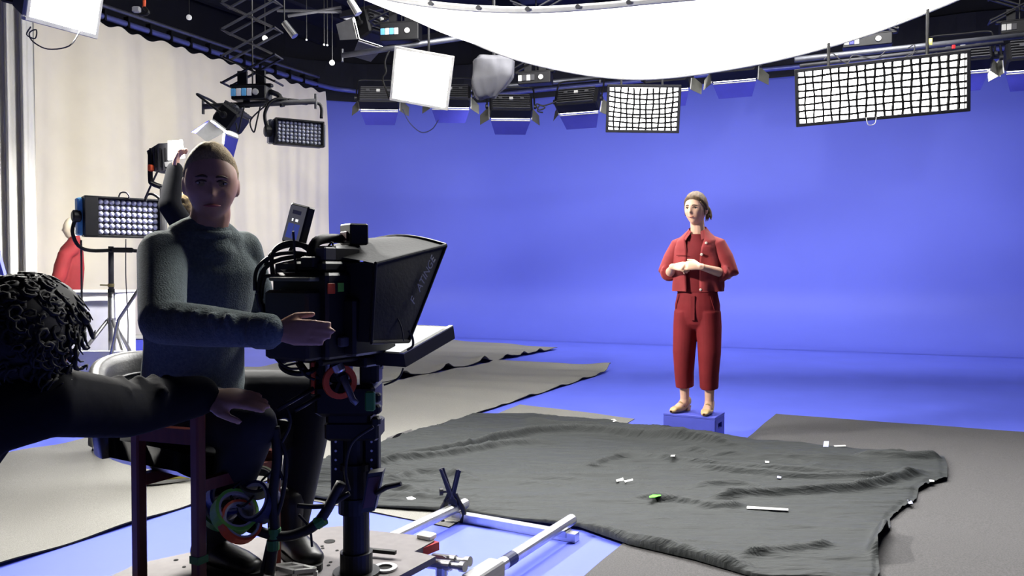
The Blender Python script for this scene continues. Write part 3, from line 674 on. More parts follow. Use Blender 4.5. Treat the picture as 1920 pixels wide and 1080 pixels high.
for k in range(5):                                   # sleeve creases at the elbow
    q = elRo.lerp(wrRo, .12 + .15 * k); m.limb([(q + V((-.012, -.045, .035)), .012), (q + V((.01, -.055, 0)), .014), (q + V((.02, -.04, -.035)), .010)], n=8)
sw = m.build('jumper', 'knit', op, smooth=True, remesh=.008, relax=4)
for wp, dd in ((wrRo, (wrRo - elRo).normalized()), (wrLo, (wrLo - elLo).normalized())): MB().lathe(wp - dd * .045, dd, [(0, .046), (.01, .049), (.05, .047), (.058, .042)], 18).build('cuff', 'knit', sw, smooth=True)
MB().lathe(nb + UP * .0, (HO - nb), [(0, .076), (.008, .08), (.022, .076), (.026, .07)], 20).build('neckband', 'knit', sw, smooth=True)
m = MB(); m.limb([(P(362, 790, 2.70), .16, .13), (P(362, 730, 2.68), .17, .138)], side=rvh, n=20)
for c_ in (lR, sR, lL, sL): m.limb(grow(c_, .012), n=18)
m.build('trousers', 'trouser_black', op, smooth=True, remesh=.009, relax=4)
def boot(an, fd, mat, parent, zf, k=1.0, top=.12):
    sd = fd.cross(UP); g = V((an.x, an.y, zf)); m = MB()
    m.limb([(g - fd * .05 * k + UP * .045, .040, .042), (g + fd * .04 * k + UP * .048, .045, .045), (g + fd * .13 * k + UP * .040, .050, .036), (g + fd * .185 * k + UP * .034, .042, .028)], side=sd, n=18)
    m.limb([(an + UP * top, .058), (V((an.x, an.y, zf + .06)), .056)], n=18)
    o = m.build('shoe', mat, parent, smooth=True, remesh=.007, relax=3)
    s2 = MB(); out = []
    for a in range(28):
        t = 2 * pi * a / 28; out.append(g + fd * (.07 + .158 * cos(t)) * k + sd * (.046 + .008 * cos(t)) * sin(t))
    s2.prism([p + UP * .003 for p in out], UP * .02); return o, s2
for an, fd in ((anR, fdR), (anL, fdL)):
    o, s2 = boot(an, fd, 'boot', op, PZ); s2.build('sole', 'black_rubber', o)

# ------------------------------------------------------------------ crouching assistant at the left edge
a_sh = P(95, 752, 1.62); a_wr = P(372, 742, 2.08); a_el = P(235, 752, 1.86) - UP * .02
HA = P(42, 628, 1.62)
ast = thing('person', 'crouching assistant with curly black hair reaching an arm across the chair', 'person', V((-1.3, 1.55, .0)))
b = MB(); hfa = V((.35, .9, -.25))
head(b, HA, hfa, w_=.155, h_=.235, l_=.195)
nk = HA + V((-.05, -.02, -.14))
b.limb([(nk - V((.06, 0, .05)), .07), (nk, .06), (HA - UP * .06, .06)])
spine = [(V((-1.42, 1.36, .46)), .16, .13), (V((-1.34, 1.42, .66)), .165, .13), (V((-1.22, 1.5, .86)), .18, .135), (V((-1.10, 1.56, 1.0)), .16, .11)]
sdv = V((.75, -.6, -.1))
b.limb(grow(spine, -.02), side=sdv)
a_sh2 = V((-1.36, 1.68, 1.0)); a_el2 = V((-1.55, 1.72, .76)); a_wr2 = V((-1.5, 1.85, .53))
aR = [(V((-1.06, 1.52, 1.0)), .075), (a_sh, .064), (a_sh.lerp(a_el, .5), .060), (a_el, .056)]; aF = [(a_el, .056), (a_el.lerp(a_wr, .5), .052), (a_wr, .044)]
aL = [(V((-1.2, 1.6, .98)), .07), (a_sh2, .06), (a_el2, .05)]; aL2 = [(a_el2, .05), (a_wr2, .036)]
for c_ in (aR, aF, aL, aL2): b.limb(grow(c_, -.014))
hand(b, a_wr + V((.01, .01, -.004)), (1, .12, -.06), (.05, -.45, .9), (0, -1, -.2), (.12, .12, .08), 1.02, .02)
hand(b, a_wr2, (.2, .3, -.9), (0, 1, .2), (1, 0, 0), (.3, .3, .2))
ak = [((V((-1.36, 1.40, .46))), V((-1.26, 1.72, .10)), V((-1.42, 1.30, .07))), (V((-1.52, 1.44, .46)), V((-1.62, 1.82, .10)), V((-1.72, 1.42, .07)))]
for h_, k_, f_ in ak:
    b.limb([(h_, .08), (h_.lerp(k_, .6), .07), (k_, .058)]); b.limb([(k_, .056), (f_, .04)])
    b.limb([(f_, .036), (f_ + (f_ - k_).normalized() * .14 - UP * .01, .028)])
b.build('body', 'skin_man', ast, smooth=True, remesh=.007, relax=3)
face(ast, HA, hfa, smile=False)
m = MB(); m.limb(spine, side=sdv, n=22)
for c_ in (aR, aF, aL, aL2): m.limb(grow(c_, .010), n=18)
m.limb([(nk - V((.06, .01, .06)), .095), (nk - V((.01, 0, .015)), .078)], n=18)
for k in range(7):
    q = a_sh.lerp(a_wr, .05 + .13 * k + .03 * sin(k * 5)); m.limb([(q + V((-.02, .0, .046)), .013), (q + V((.01 + .03 * sin(k * 3), -.05, .02)), .014), (q + V((.02, -.055, -.03)), .012)], n=8)
jb = m.build('jacket', 'jacket_black', ast, smooth=True, remesh=.009, relax=3)
MB().limb([(V((-1.20, 1.47, 1.06)), .05), (V((-1.12, 1.50, 1.085)), .055), (V((-1.05, 1.5, 1.08)), .045)], n=12).build('hood', 'jacket_black', jb, smooth=True)
m = MB()
m.limb([(V((-1.44, 1.38, .44)), .16, .13), (V((-1.41, 1.38, .52)), .16, .13)], side=sdv, n=18)
for h_, k_, f_ in ak: m.limb([(h_, .095), (h_.lerp(k_, .6), .085), (k_, .07)], n=16); m.limb([(k_, .068), (f_, .055)], n=16)
m.build('trousers', 'trouser_black', ast, smooth=True, remesh=.01, relax=3)
for h_, k_, f_ in ak:
    dd = (f_ - k_).normalized(); MB().limb([(f_, .05), (f_ + dd * .08, .05), (f_ + dd * .17 - UP * .012, .036)], n=14).build('shoe', 'boot', ast, smooth=True)
# curls
m = MB(); m.limb([(HA - UP * .02 - V(hfa).normalized() * .03, .095), (HA + UP * .02, .105), (HA + UP * .04 + V(hfa).normalized() * .03, .09)], n=18)
rnd = random.Random(3); hxa, hya, hza = frame(hfa)
for k in range(620):
    th, ph = rnd.uniform(-.75, pi / 2), rnd.uniform(0, 2 * pi); d = hxa * cos(th) * sin(ph) + hya * cos(th) * cos(ph) + hza * sin(th)
    if cos(th) * cos(ph) > .55 and sin(th) < .25: continue
    c0_ = HA + hxa * d.dot(hxa) * .098 + hya * d.dot(hya) * .112 + hza * d.dot(hza) * .118; u = d.orthogonal().normalized(); v_ = d.cross(u); rr = rnd.uniform(.005, .013); tw = rnd.uniform(0, 6); ln = rnd.uniform(.005, .03)
    m.tube([c0_ + d * (ln * q / 9) + (u * cos(tw + q * .95) + v_ * sin(tw + q * .95)) * rr - UP * .0006 * q * q * .5 for q in range(10)], [.0042] * 7 + [.003, .002, .001], 5)
m.build('hair', 'hair_black', ast, smooth=True)

# ------------------------------------------------------------------ crew member adjusting the far lamp
cb = V((P(352, 505, 4.84).x, 4.84, 0))
cr = thing('person', 'crew member in black with yellow trainers raising an arm to a lamp stand', 'person', cb)
def C(x, y, z): return cb + V((x, y, z))
b = MB(); hfc = V((-.8, .5, .1)); HCc = P(340, 392, 4.84)
head(b, HCc, hfc)
b.limb([(HCc - UP * .24 + V((.05, 0, 0)), .065), (HCc - UP * .08, .055)])
ct = [(C(.06, 0, .92), .15, .11), (C(.06, 0, 1.1), .14, .105), (C(.06, 0, 1.3), .165, .12), (C(.06, 0, 1.45), .15, .09)]
b.limb(grow(ct, -.015), side=(.5, .8, 0))
cs, ce, cw = P(345, 425, 4.75), P(318, 385, 4.66), P(328, 318, 4.72)
cs2, ce2, cw2 = C(.2, .1, 1.42), C(.28, .1, 1.15), C(.2, -.1, 1.0)
arms = [[(cs, .062), (ce, .058)], [(ce, .058), (cw, .042)], [(cs2, .06), (ce2, .052)], [(ce2, .05), (cw2, .04)]]
for c_ in arms: b.limb(grow(c_, -.012))
hand(b, cw, (.15, 0, 1), (-1, 0, 0), (0, -1, 0), (.5, .6, .5)); hand(b, cw2, (-.2, -.2, -.9), (1, 0, 0), (0, -1, 0), (.3, .4, .3))
lg = [(C(-.02, -.05, .9), C(-.02, -.05, .48), P(338, 880, 4.78)), (C(.13, .06, .9), C(.12, .04, .48), P(384, 876, 4.95))]
for h_, k_, a_ in lg:
    a_.z = .1; b.limb([(h_, .08), (k_, .058), (a_, .042)])
b.build('body', 'skin_man', cr, smooth=True, remesh=.009, relax=3)
face(cr, HCc, hfc, smile=False)
cap(HCc, hfc, .152, .235, .195, lambda fb, s_: .07 * max(0, fb) ** .5 - .03 * (1 - abs(fb)) - .09 * max(0, -fb), .014, 'hair_sand', cr, rough=.5, seed=9)
m = MB(); m.limb(ct, side=(.5, .8, 0), n=18)
for c_ in arms: m.limb(grow(c_, .006), n=14)
m.build('sweatshirt', 'jacket_black', cr, smooth=True, remesh=.011, relax=3)
m = MB(); m.limb([(C(.06, 0, .86), .15, .11), (C(.06, 0, .96), .152, .115)], side=(.5, .8, 0), n=18)
for h_, k_, a_ in lg: m.limb([(h_, .095), (k_, .075), (a_ + UP * .04, .062)], n=16)
m.build('trousers', 'trouser_black', cr, smooth=True, remesh=.011, relax=3)
for h_, k_, a_ in lg:
    o, s2 = boot(a_, V((-.93, -.36, 0)), 'yellow', cr, .02, .95); s2.build('sole', 'tape_white', o)
    MB().limb([(a_ + UP * .02, .066), (a_ + UP * .06, .066)], n=14).build('sock', 'dark_grey', o, smooth=True)
# ================================================================== chair, dolly, camera rig
# ------------------------------------------------------------------ chair under the operator
cf = V((.88, -.475, 0)); cs_ = V((.475, .88, 0))     # chair forward and its left
cc0 = V((-1.07, 2.67, PZ))
ch = thing('armchair', 'black leather shell chair on red-brown wooden legs under the camera operator', 'chair', cc0)
def CH(f, s, z): return cc0 + cf * f + cs_ * s + UP * (z - PZ)
def pan(u, v, off=0):
    s = (u - .5) * .50; f = -.20 + .43 * v
    z = .715 + .05 * (abs(u - .5) * 2) ** 3 + .05 * max(0, .25 - v) * 4 * .4 - .01 * v - off
    return CH(f, s * (1 if v > .1 else .96), z)
m = MB(); m.grid(pan, 20, 16); nn = len(m.v); m.grid(lambda u, v: pan(u, v, .09 - .03 * abs(u - .5) * 2), 20, 16)
for i in range(20): m.f += [(i, nn + i, nn + i + 1, i + 1), (16 * 21 + i, 16 * 21 + i + 1, nn + 16 * 21 + i + 1, nn + 16 * 21 + i)]; m.mi += [0, 0]
for j in range(16): m.f += [(j * 21, j * 21 + 21, nn + j * 21 + 21, nn + j * 21), (j * 21 + 20, nn + j * 21 + 20, nn + j * 21 + 41, j * 21 + 41)]; m.mi += [0, 0]
m.build('seat', 'leather', ch, smooth=True)
def bk(u, v, off=0):
    a = (u - .5) * 2.7; rr = .25 + off; z = .70 + (.30 - .10 * (abs(u - .5) * 2) ** 2.2) * v
    return CH(-.02 - rr * cos(a) * (1 + .10 * v), rr * sin(a) * .92, z)
rows = [[bk(u / 30, v, o) for v, o in ((0, 0), (.3, -.01), (.6, -.012), (.9, 0), (.98, .012), (1.0, .03), (.98, .05), (.9, .06), (.6, .058), (.3, .055), (0, .05))] for u in range(31)]
m = MB(); m.rings(rows); bk_o = m.build('backrest', 'leather', ch, smooth=True)
for v_ in (.25, .5, .75): MB().tube([bk(u / 24, v_, -.012) for u in range(3, 22)], .006, 6).build('seam', 'leather', bk_o, smooth=True)
pA, pB = V((P(256, 505, 2.40).x, 2.40, 0)), V((P(368, 505, 2.33).x, 2.33, 0))
off = cs_ * .30
for k, (p, zt) in enumerate(((pA, .845), (pB, .885), (pA + off, .70), (pB + off, .70))):
    MB().bbox(V((p.x, p.y, (PZ + zt) / 2)), (.034, .034, zt - PZ), .005, axes=(cf, cs_, UP)).build('leg', 'red_wood', ch)
for p, q, z in ((pA, pB, .80), (pA + off, pB + off, .68)): MB().bar(V((p.x, p.y, z)), V((q.x, q.y, z)), .028, .045).build('rail', 'red_wood', ch)
for p in (pA, pB): MB().bar(V((p.x, p.y, .655)), V(((p + off).x, (p + off).y, .655)), .03, .035).build('rail', 'red_wood', ch)
q = V((pB.x, pB.y, .44)); MB().box(q, (.037, .037, .022), axes=(cf, cs_, UP)).build('tape_band', 'green_tape', ch)

# ------------------------------------------------------------------ dolly: deck, column, wheels, step
CX = V((-.5, 2.55, 0))
def RG(f, r, z): return CX + F * f + R * r + UP * z
dolly = thing('camera_dolly', 'camera dolly with a grey perforated deck and black steel column', 'dolly', V((CX.x, CX.y, 0)))
dk = [G(*q, PZ) for q in ((238, 1066), (252, 1058), (545, 994), (640, 986), (692, 994), (814, 1007), (814, 1014), (777, 1034), (817, 1043), (748, 1080))]
dk += [dk[-1] - F * .55, dk[0] - F * .62 + R * .1]
m = MB(); m.prism([p - UP * .022 for p in dk], UP * .022); deck = m.build('deck', 'plate_grey', dolly)
for px, py, r_ in ((618, 1015, .020), (604, 1024, .006), (605, 1028, .006), (632, 1032, .006), (578, 1036, .006), (580, 1040, .006), (590, 1046, .006), (616, 1060, .006), (620, 1054, .006), (575, 1022, .006), (600, 1060, .006), (330, 1050, .008), (380, 1046, .006), (345, 1063, .006)):
    MB().lathe(G(px, py, PZ + .0008), UP, [(0, r_), (.001, r_), (.001, r_ * .5)], 14).build('hole', 'carpet_back', deck)
hr = G(722, 1067, PZ); MB().ring(hr + UP * .004, UP, .040, .024, .008).build('ring', 'steel', deck); MB().lathe(hr, UP, [(.001, .024), (.002, .024)], 18).build('hole', 'carpet_back', deck)
MB().bbox(G(800, 1009, PZ) + UP * .008, (.06, .045, .018), .003, axes=(R, F, UP)).build('corner_pad', 'foam', deck)
MB().bar(G(780, 1037, PZ - .02), G(818, 1022, PZ - .02), .03, .03).build('bumper', 'red', deck)
MB().bar(G(672, 1040, PZ) + UP * .02, G(742, 1047, PZ) + UP * .02, .016, .012).build('lever', 'black_rubber', deck)
for f_, r_ in ((.42, .22), (.42, -.42), (-.55, .18), (-.55, -.5)):             # wheel trucks riding on the rails
    c = RG(f_, r_, .12); 
    for s in (-1, 1): MB().lathe(c + F * s * .06 - R * .018, R, [(0, .02), (0, .045), (.012, .05), (.024, .05), (.036, .045), (.036, .02)], 18).build('wheel', 'black_rubber', dolly, smooth=False)
    MB().bbox(c + UP * .085, (.07, .2, .06), .006, axes=(R, F, UP)).build('truck', 'steel', dolly)
for (x, y, dx, dy) in ((838, 1052, .03, .0), (828, 1062, .0, .02)):
    c = G(x, y, .24); MB().lathe(c - R * .06, R + V((0, .0, .1)), [(0, .010), (.0, .018), (.1, .018), (.1, .012), (.14, .012), (.14, .018), (.16, .018)], 14).build('clamp_bolt', 'steel', dolly)
    MB().lathe(c - UP * .03, UP, [(0, .022), (.03, .022), (.03, .014), (.05, .014)], 14).build('clamp_bolt', 'steel', dolly)
m = MB(); m.lathe(RG(0, 0, PZ), UP, [(0, .075), (.012, .075), (.012, .052), (.075, .052), (.075, .042), (.34, .042), (.34, .05), (.36, .05)], 24); col = m.build('column', 'black_metal', dolly, smooth=False)
for s in (-1, 1): MB().bbox(P(636 if s < 0 else 699, 865, 2.56), (.045, .05, .23), .004).build('column_plate', 'black_metal', dolly)
for s in (-1, 1):
    for k in range(4): MB().lathe(P(630 + 67 * max(0, s), 828 + k * 17, 2.532), (0, -1, 0), [(0, .004), (.004, .004)], 8).build('bolt', 'steel', dolly)
MB().lathe(P(664, 960, 2.55), UP, [(0, .05), (.05, .05), (.05, .035), (.24, .035)], 20).build('column_core', 'black_metal', dolly)
MB().bbox(P(666, 802, 2.55), (.17, .13, .06), .008).build('column_head', 'black_metal', dolly)
rp = [P(690, 888, 2.44), P(718, 884, 2.46), P(702, 958, 2.46), P(676, 962, 2.44)]
MB().prism(rp, (.0, .05, 0)).build('control_box', 'black_plastic', dolly); 
MB().prism([p.lerp((rp[0] + rp[2]) / 2, .22) + V((0, -.002, 0)) for p in rp], (0, .004, 0)).build('control_panel', 'maroon', dolly)
MB().tube([P(705, 925, 2.45), P(725, 913, 2.43), P(752, 907, 2.42)], [.008, .009, .007], 8).build('lever', 'black_rubber', dolly)
stp = [G(512, 1062, PZ + .03), G(552, 1072, PZ + .03), G(592, 1068, PZ + .03), G(548, 1058, PZ + .03)]
m = MB()
for i in range(4): m.bar(stp[i], stp[(i + 1) % 4], .012, .012)
m.bar(stp[0].lerp(stp[1], .5), stp[2].lerp(stp[3], .5), .012, .012); m.build('step_frame', 'aluminium', dolly)
for q in stp: MB().box(q - UP * .018, (.012, .012, .026)).build('step_foot', 'aluminium', dolly)

# ------------------------------------------------------------------ track on the floor
tz = .072
tr_ = thing('dolly_track', 'silver tube dolly track with square cross ties on the blue floor', 'track', G(960, 980, 0))
r1e, r2e = G(872, 944, tz), G(1072, 974, tz)
MB().tube([r1e - F * 3.4, r1e], .027, 16).build('rail', 'aluminium', tr_, smooth=False); MB().tube([r2e - F * 3.4, r2e], .027, 16).build('rail', 'aluminium', tr_, smooth=False)
for q in (r1e, r2e): MB().lathe(q, F, [(0, .0265), (.002, .0265), (.002, .018)], 16).build('end_cap', 'steel', tr_)
for d_ in (.06, 1.55, 2.9):
    a_, b_ = r1e - F * d_ - UP * .05, r2e - F * (d_ + (r1e - r2e).dot(F) * -1) - UP * .05
    MB().bar(a_ - R * .07, b_ + R * .07, .05, .04).build('cross_tie', 'aluminium', tr_)
    for q in (a_, b_): MB().box(q + UP * .013, (.05, .06, .03), axes=(R, F, UP)).build('rail_saddle', 'steel', tr_)
q = r2e - F * .62; MB().lathe(q - F * .035, F, [(0, .0285), (.07, .0285)], 16).build('tape_band', 'navy', tr_)

# spring clamp gripping the left rail
cl0 = r1e - F * .10
clm = thing('spring_clamp', 'black spring clamp with two open handles gripping the left rail end', 'clamp', cl0)
for s, px in ((-1, 828), (1, 860)):
    jaw = bez([P(848 + s * 14, 985, cl0.y), P(848 + s * 22, 962, cl0.y), P(848 + s * 12, 940, cl0.y), P(848 + s * 5, 925, cl0.y)], 5)
    MB().tube(jaw, [.010] * 5 + [.013] * 6 + [.012] * 5, 8).build('jaw', 'black_plastic', clm, smooth=True)
    MB().bar(P(848 - s * 3, 945, cl0.y - .02), P(px, 878 if s < 0 else 881, cl0.y - .02), .016, .026, up=(1, 0, 0)).build('handle', 'black_plastic', clm)
    MB().bar(P(848 - s * 3, 935, cl0.y - .038), P(px, 880, cl0.y - .038), .008, .006, up=(1, 0, 0)).build('handle_rib', 'dark_grey', clm)
MB().ring(P(847, 943, cl0.y - .01), (0, 1, 0), .030, .018, .04).build('spring', 'black_metal', clm)
MB().lathe(P(824, 922, cl0.y), (1, .2, 0), [(0, .012), (0, .02), (.018, .02), (.018, .008), (.05, .008)], 12).build('knob', 'black_plastic', clm)

# ------------------------------------------------------------------ pan head
hd = thing('pan_head', 'black geared camera head with orange hand wheel and grey lever arm', 'camera head', RG(0, 0, .78))
MB().bbox(P(655, 745, 2.56), (.19, .16, .10), .012).build('base', 'black_metal', hd)
MB().bbox(P(660, 780, 2.56), (.14, .14, .06), .01).build('neck', 'black_metal', hd)
for x, y, w_, h_ in ((600, 705, .05, .12), (690, 715, .04, .15), (705, 690, .03, .09), (640, 690, .06, .09)): MB().bbox(P(x, y, 2.55), (w_, .08, h_), .006).build('bracket', 'black_metal', hd)
MB().bbox(P(655, 668, 2.58), (.30, .2, .035), .006, axes=(R, F, UP)).build('mount_plate', 'black_metal', hd)
wc = P(637, 716, 2.46); wa = (V((.5, -.85, .1))).normalized()
MB().ring(wc, wa, .053, .036, .016, 28).build('hand_wheel', 'orange', hd)
for a in range(3):
    u = wa.orthogonal().normalized(); v_ = wa.cross(u); d = u * cos(a * 2.09 + .4) + v_ * sin(a * 2.09 + .4); MB().bar(wc, wc + d * .04, .01, .008, up=wa).build('spoke', 'black_metal', hd)
MB().bbox(P(588, 708, 2.5), (.012, .03, .1), .003).build('marker', 'orange', hd)
lv = [P(606, 640, 2.42), P(622, 668, 2.42), P(640, 700, 2.42)]; MB().tube(lv, .016, 10).build('arm', 'black_rubber', hd, smooth=True)
MB().tube([P(642, 705, 2.41), P(652, 728, 2.41), P(662, 750, 2.40), P(670, 757, 2.40)], [.011, .0105, .010, .009], 10).build('lever', 'grey_metal', hd, smooth=True)
MB().lathe(P(632, 684, 2.41), V((.4, 0, -.8)), [(0, .018), (.02, .018), (.025, .013)], 12).build('collar', 'steel', hd)
MB().bbox(P(694, 752, 2.44), (.03, .02, .06), .004).build('tape_band', 'green_tape', hd)
for k in range(3): MB().bbox(P(706, 745 + 22 * k, 2.5), (.03, .04, .028), .006).build('lock_knob', 'black_plastic', hd)
for (a, b_) in (((520, 768), (588, 728)), ((553, 770), (600, 742))): MB().tube([P(a[0], a[1], 2.38), P(b_[0], b_[1], 2.44)], .007, 8).build('pan_bar', 'black_metal', hd, smooth=True)
# control wheel at the rear
wq = P(560, 680, 2.5); MB().ring(wq, V((.2, -.5, .9)), .062, .050, .012, 28).build('control_wheel', 'black_metal', hd)
for a in range(4): MB().bar(wq, wq + V((cos(a * 1.57 + .4), sin(a * 1.57 + .4) * .85, sin(a * 1.57 + .4) * .45)) * .055, .008, .006).build('spoke', 'black_metal', hd)
MB().tube([wq, P(575, 700, 2.5), P(600, 710, 2.52)], .012, 8).build('wheel_shaft', 'black_metal', hd)

# ------------------------------------------------------------------ film camera
cmr = thing('film_camera', 'black cinema camera body with cables and coloured tape tags on the dolly head', 'camera', RG(0, 0, .98))
def box_r(nm, f, r, z, sf, sr, sz, mat='black_plastic', par=None, b=.008): return MB().bbox(RG(f, r, z), (sr, sf, sz), b, axes=(R, F, UP)).build(nm, mat, par or cmr)
bodyc = box_r('camera_body', -.10, .0, 1.155, .30, .22, .25)
box_r('battery', -.27, .0, 1.13, .07, .17, .2)
box_r('tape_tag', -.235, .112, 1.235, .03, .004, .03, 'orange'); box_r('tape_tag', -.195, .112, 1.238, .025, .004, .026, 'lime')
box_r('top_plate', -.10, 0, 1.298, .28, .18, .03); box_r('side_module', -.08, .125, 1.12, .2, .05, .17); box_r('olive_pad', -.24, .0, 1.262, .1, .16, .012, 'olive')
MB().lathe(RG(.02, 0, 1.165), F, [(0, .075), (.06, .075), (.06, .065), (.16, .065), (.16, .07), (.2, .07)], 24).build('lens', 'black_metal', cmr)
MB().tube(bez([RG(-.20, .0, 1.32), RG(-.18, .0, 1.37), RG(-.1, 0, 1.385), RG(.04, .0, 1.375), RG(.05, 0, 1.32)], 5), .015, 8).build('top_handle', 'black_rubber', cmr, smooth=True)
box_r('motor', .0, .13, 1.22, .12, .06, .07); box_r('receiver', -.12, .03, 1.335, .12, .09, .05, 'black_metal'); box_r('bracket', .02, .06, 1.31, .06, .05, .05, 'steel')
for f_, r_, z_, a_, b_, c_, mt in ((-.2, .06, 1.335, .05, .04, .04, 'dark_grey'), (-.05, -.05, 1.33, .07, .03, .06, 'black_plastic'), (.06, .09, 1.28, .05, .05, .04, 'dark_grey'), (-.02, .135, 1.16, .05, .03, .05, 'dark_grey'), (-.18, .118, 1.08, .06, .02, .03, 'dark_grey'), (-.23, .04, 1.31, .06, .05, .035, 'black_plastic'), (.1, .11, 1.33, .07, .02, .02, 'steel')): box_r('accessory', f_, r_, z_, a_, b_, c_, mt, None, .004)
MB().tube([RG(-.24, -.02, 1.28), RG(-.27, .0, 1.40)], .004, 6).build('antenna', 'black_rubber', cmr)
for s in (-.075, .075): MB().tube([RG(-.24, s, 1.02), RG(.34, s, 1.02)], .0095, 10).build('support_rod', 'black_metal', cmr)
cab = [([(520, 520), (497, 520), (490, 560), (505, 480), (560, 460), (600, 490), (640, 520)], .006), ([(478, 545), (482, 505), (510, 480), (555, 474), (600, 482)], .006), ([(484, 550), (492, 510), (520, 488), (570, 480)], .007),
       ([(512, 520), (510, 480), (525, 460), (552, 455), (590, 468), (625, 495)], .0065), ([(512, 500), (520, 530), (548, 548), (562, 555)], .004), ([(642, 520), (665, 535), (700, 535), (695, 545)], .003), ([(610, 470), (624, 455), (618, 500)], .003),
       ([(728, 566), (742, 590), (752, 612), (757, 640)], .002), ([(505, 645), (515, 670), (540, 690), (570, 690)], .004), ([(524, 650), (520, 668), (535, 680), (538, 650)], .003), ([(560, 690), (575, 705), (590, 712)], .004),
       ([(756, 690), (750, 705), (738, 715), (720, 722)], .003), ([(645, 668), (650, 678), (657, 670)], .002)]
for pts, r_ in cab: MB().tube(bez([P(x, y, 2.40 + .002 * i) for i, (x, y) in enumerate(pts)], 6), r_, 7).build('cable', 'black_rubber', cmr, smooth=True)
for x, y in ((484, 550), (490, 570), (498, 590)): MB().lathe(P(x, y, 2.4), (.2, 0, -1), [(0, .010), (.04, .010), (.045, .006)], 10).build('connector', 'black_plastic', cmr)
# cables from the head down to the floor
for k, (pts, r_) in enumerate((([(515, 800), (520, 860), (512, 930), (515, 1000), (505, 1075)], .016), ([(500, 790), (535, 850), (530, 930), (508, 1000), (490, 1080)], .007), ([(640, 905), (600, 975), (560, 1000), (520, 1005), (470, 990), (440, 975)], .016), ([(655, 925), (620, 945), (590, 950), (558, 948)], .008), ([(700, 800), (660, 830), (648, 880), (655, 920)], .005), ([(560, 965), (580, 990), (585, 1025)], .004), ([(525, 740), (545, 790), (520, 850), (530, 900)], .005))):
    cb_ = MB().tube(bez([P(x, y, 2.42) for x, y in pts], 6), r_, 8).build('cable', 'black_rubber', cmr, smooth=True)
for x, y, d in ((515, 1000, UP), (512, 1022, UP), (600, 978, V((.8, 0, .5)))): MB().lathe(P(x, y, 2.42) - V(d) * .014, d, [(0, .019), (.03, .019)], 12).build('tape_band', 'green_tape', cmr)

# on-board monitors
mo = thing('camera_monitor', 'tall black touch screen monitor with blue panels above the film camera', 'monitor', RG(-.3, -.05, 1.33))
mA = [P(548, 386, 2.45), P(574, 391, 2.42), P(557, 456, 2.42), P(532, 448, 2.45)]
sc0 = (mA[0] + mA[1] + mA[2] + mA[3]) / 4; mx = ((mA[1] - mA[0]) + (mA[2] - mA[3])).normalized(); my = ((mA[0] - mA[3]) + (mA[1] - mA[2])).normalized(); mn = mx.cross(my).normalized()
mx = (V((.78, -.55, 0)) - my * V((.78, -.55, 0)).dot(my)).normalized(); mn = mx.cross(my).normalized()
if mn.y > 0: mn = -mn
sw_, sh_ = .076, .112
MB().bbox(sc0 - mn * .014, (sw_ + .012, sh_ + .012, .028), .004, axes=(mx, my, mn)).build('housing', 'black_plastic', mo)
MB().box(sc0 + mn * .001, (sw_, sh_, .002), axes=(mx, my, mn)).build('screen', 'screen_dim', mo)
for u, v_, a, b_, mt in ((-.013, -.022, .026, .045, 'screen_blue'), (.016, -.022, .024, .045, 'screen_blue'), (-.012, .012, .006, .008, 'screen_white'), (.008, .012, .012, .008, 'screen_white'), (.0, .036, .04, .012, 'hem')):
    MB().box(sc0 + mn * .0026 + mx * u + my * v_, (a, b_, .0008), axes=(mx, my, mn)).build('screen_tile', mt, mo)
MB().tube([sc0 - my * .06 - mn * .02, P(545, 468, 2.45), P(560, 480, 2.46)], .009, 8).build('arm', 'black_metal', mo)
m2 = thing('small_monitor', 'small black box monitor with a red back mounted above the prompter hood', 'monitor', RG(.1, .0, 1.33))
ax2 = ((R * .8 + F * .2).normalized(), None, None); x2 = (R * .75 - F * .4).normalized(); y2 = V((-x2.y, x2.x, 0))
MB().bbox(P(664, 440, 2.5), (.09, .06, .066), .004, axes=(x2, y2, UP)).build('housing', 'black_plastic', m2)
MB().bbox(P(664, 444, 2.5) - y2 * .033, (.055, .006, .03), .002, axes=(x2, y2, UP)).build('back_panel', 'maroon', m2)
MB().tube([P(668, 462, 2.5), P(668, 490, 2.52)], .012, 8).build('arm', 'grey_metal', m2)

# ------------------------------------------------------------------ teleprompter
tp = thing('teleprompter', 'teleprompter with a black fabric hood and flat white script screen below', 'teleprompter', RG(.1, 0, 1.0))
def HP(px, py, r): # point on the hood's side plane at offset r, seen at a pixel
    d = ray(px, py); n = R; t = (RG(0, r, 0) - CAM).dot(n) / d.dot(n); return CAM + d * t
tf, bf, tb, bb = HP(836, 460, .20), HP(766, 640, .20), HP(704, 494, .20), HP(696, 642, .20)
def mir(p, w_=.40): return p - R * w_
tmid = (tf + mir(tf)) / 2 + UP * .012
def sidef(u, v, r=0): return (bb.lerp(bf, u)).lerp(tb.lerp(tf, u), v) + R * (.012 * sin(pi * v) * sin(pi * u))
m = MB(); m.grid(sidef, 14, 14); m.build('hood_side', 'hood_cloth', tp, smooth=True)
m = MB(); m.grid(lambda u, v: mir(sidef(u, v)), 14, 14); m.build('hood_side', 'hood_cloth', tp, smooth=True)
def topf(u, v): a = tb.lerp(tf, u); return a.lerp(mir(a), v) + UP * (.022 * sin(pi * v) + .012 * sin(pi * u) * sin(pi * v) - .010 * sin(pi * u) * sin(2 * pi * v) + .012 * u * sin(pi * v))
m = MB(); m.grid(topf, 16, 16); m.build('hood_top', 'hood_cloth', tp, smooth=True)
m = MB(); m.grid(lambda u, v: (bb.lerp(tb, v)).lerp(mir(bb.lerp(tb, v)), u), 6, 6); m.build('hood_back', 'hood_cloth', tp)
for a, b_ in ((tf, bf), (mir(tf), mir(bf)), (tb, bb), (bb, bf)): MB().tube([a, b_], .006, 8).build('frame_bar', 'black_metal', tp)
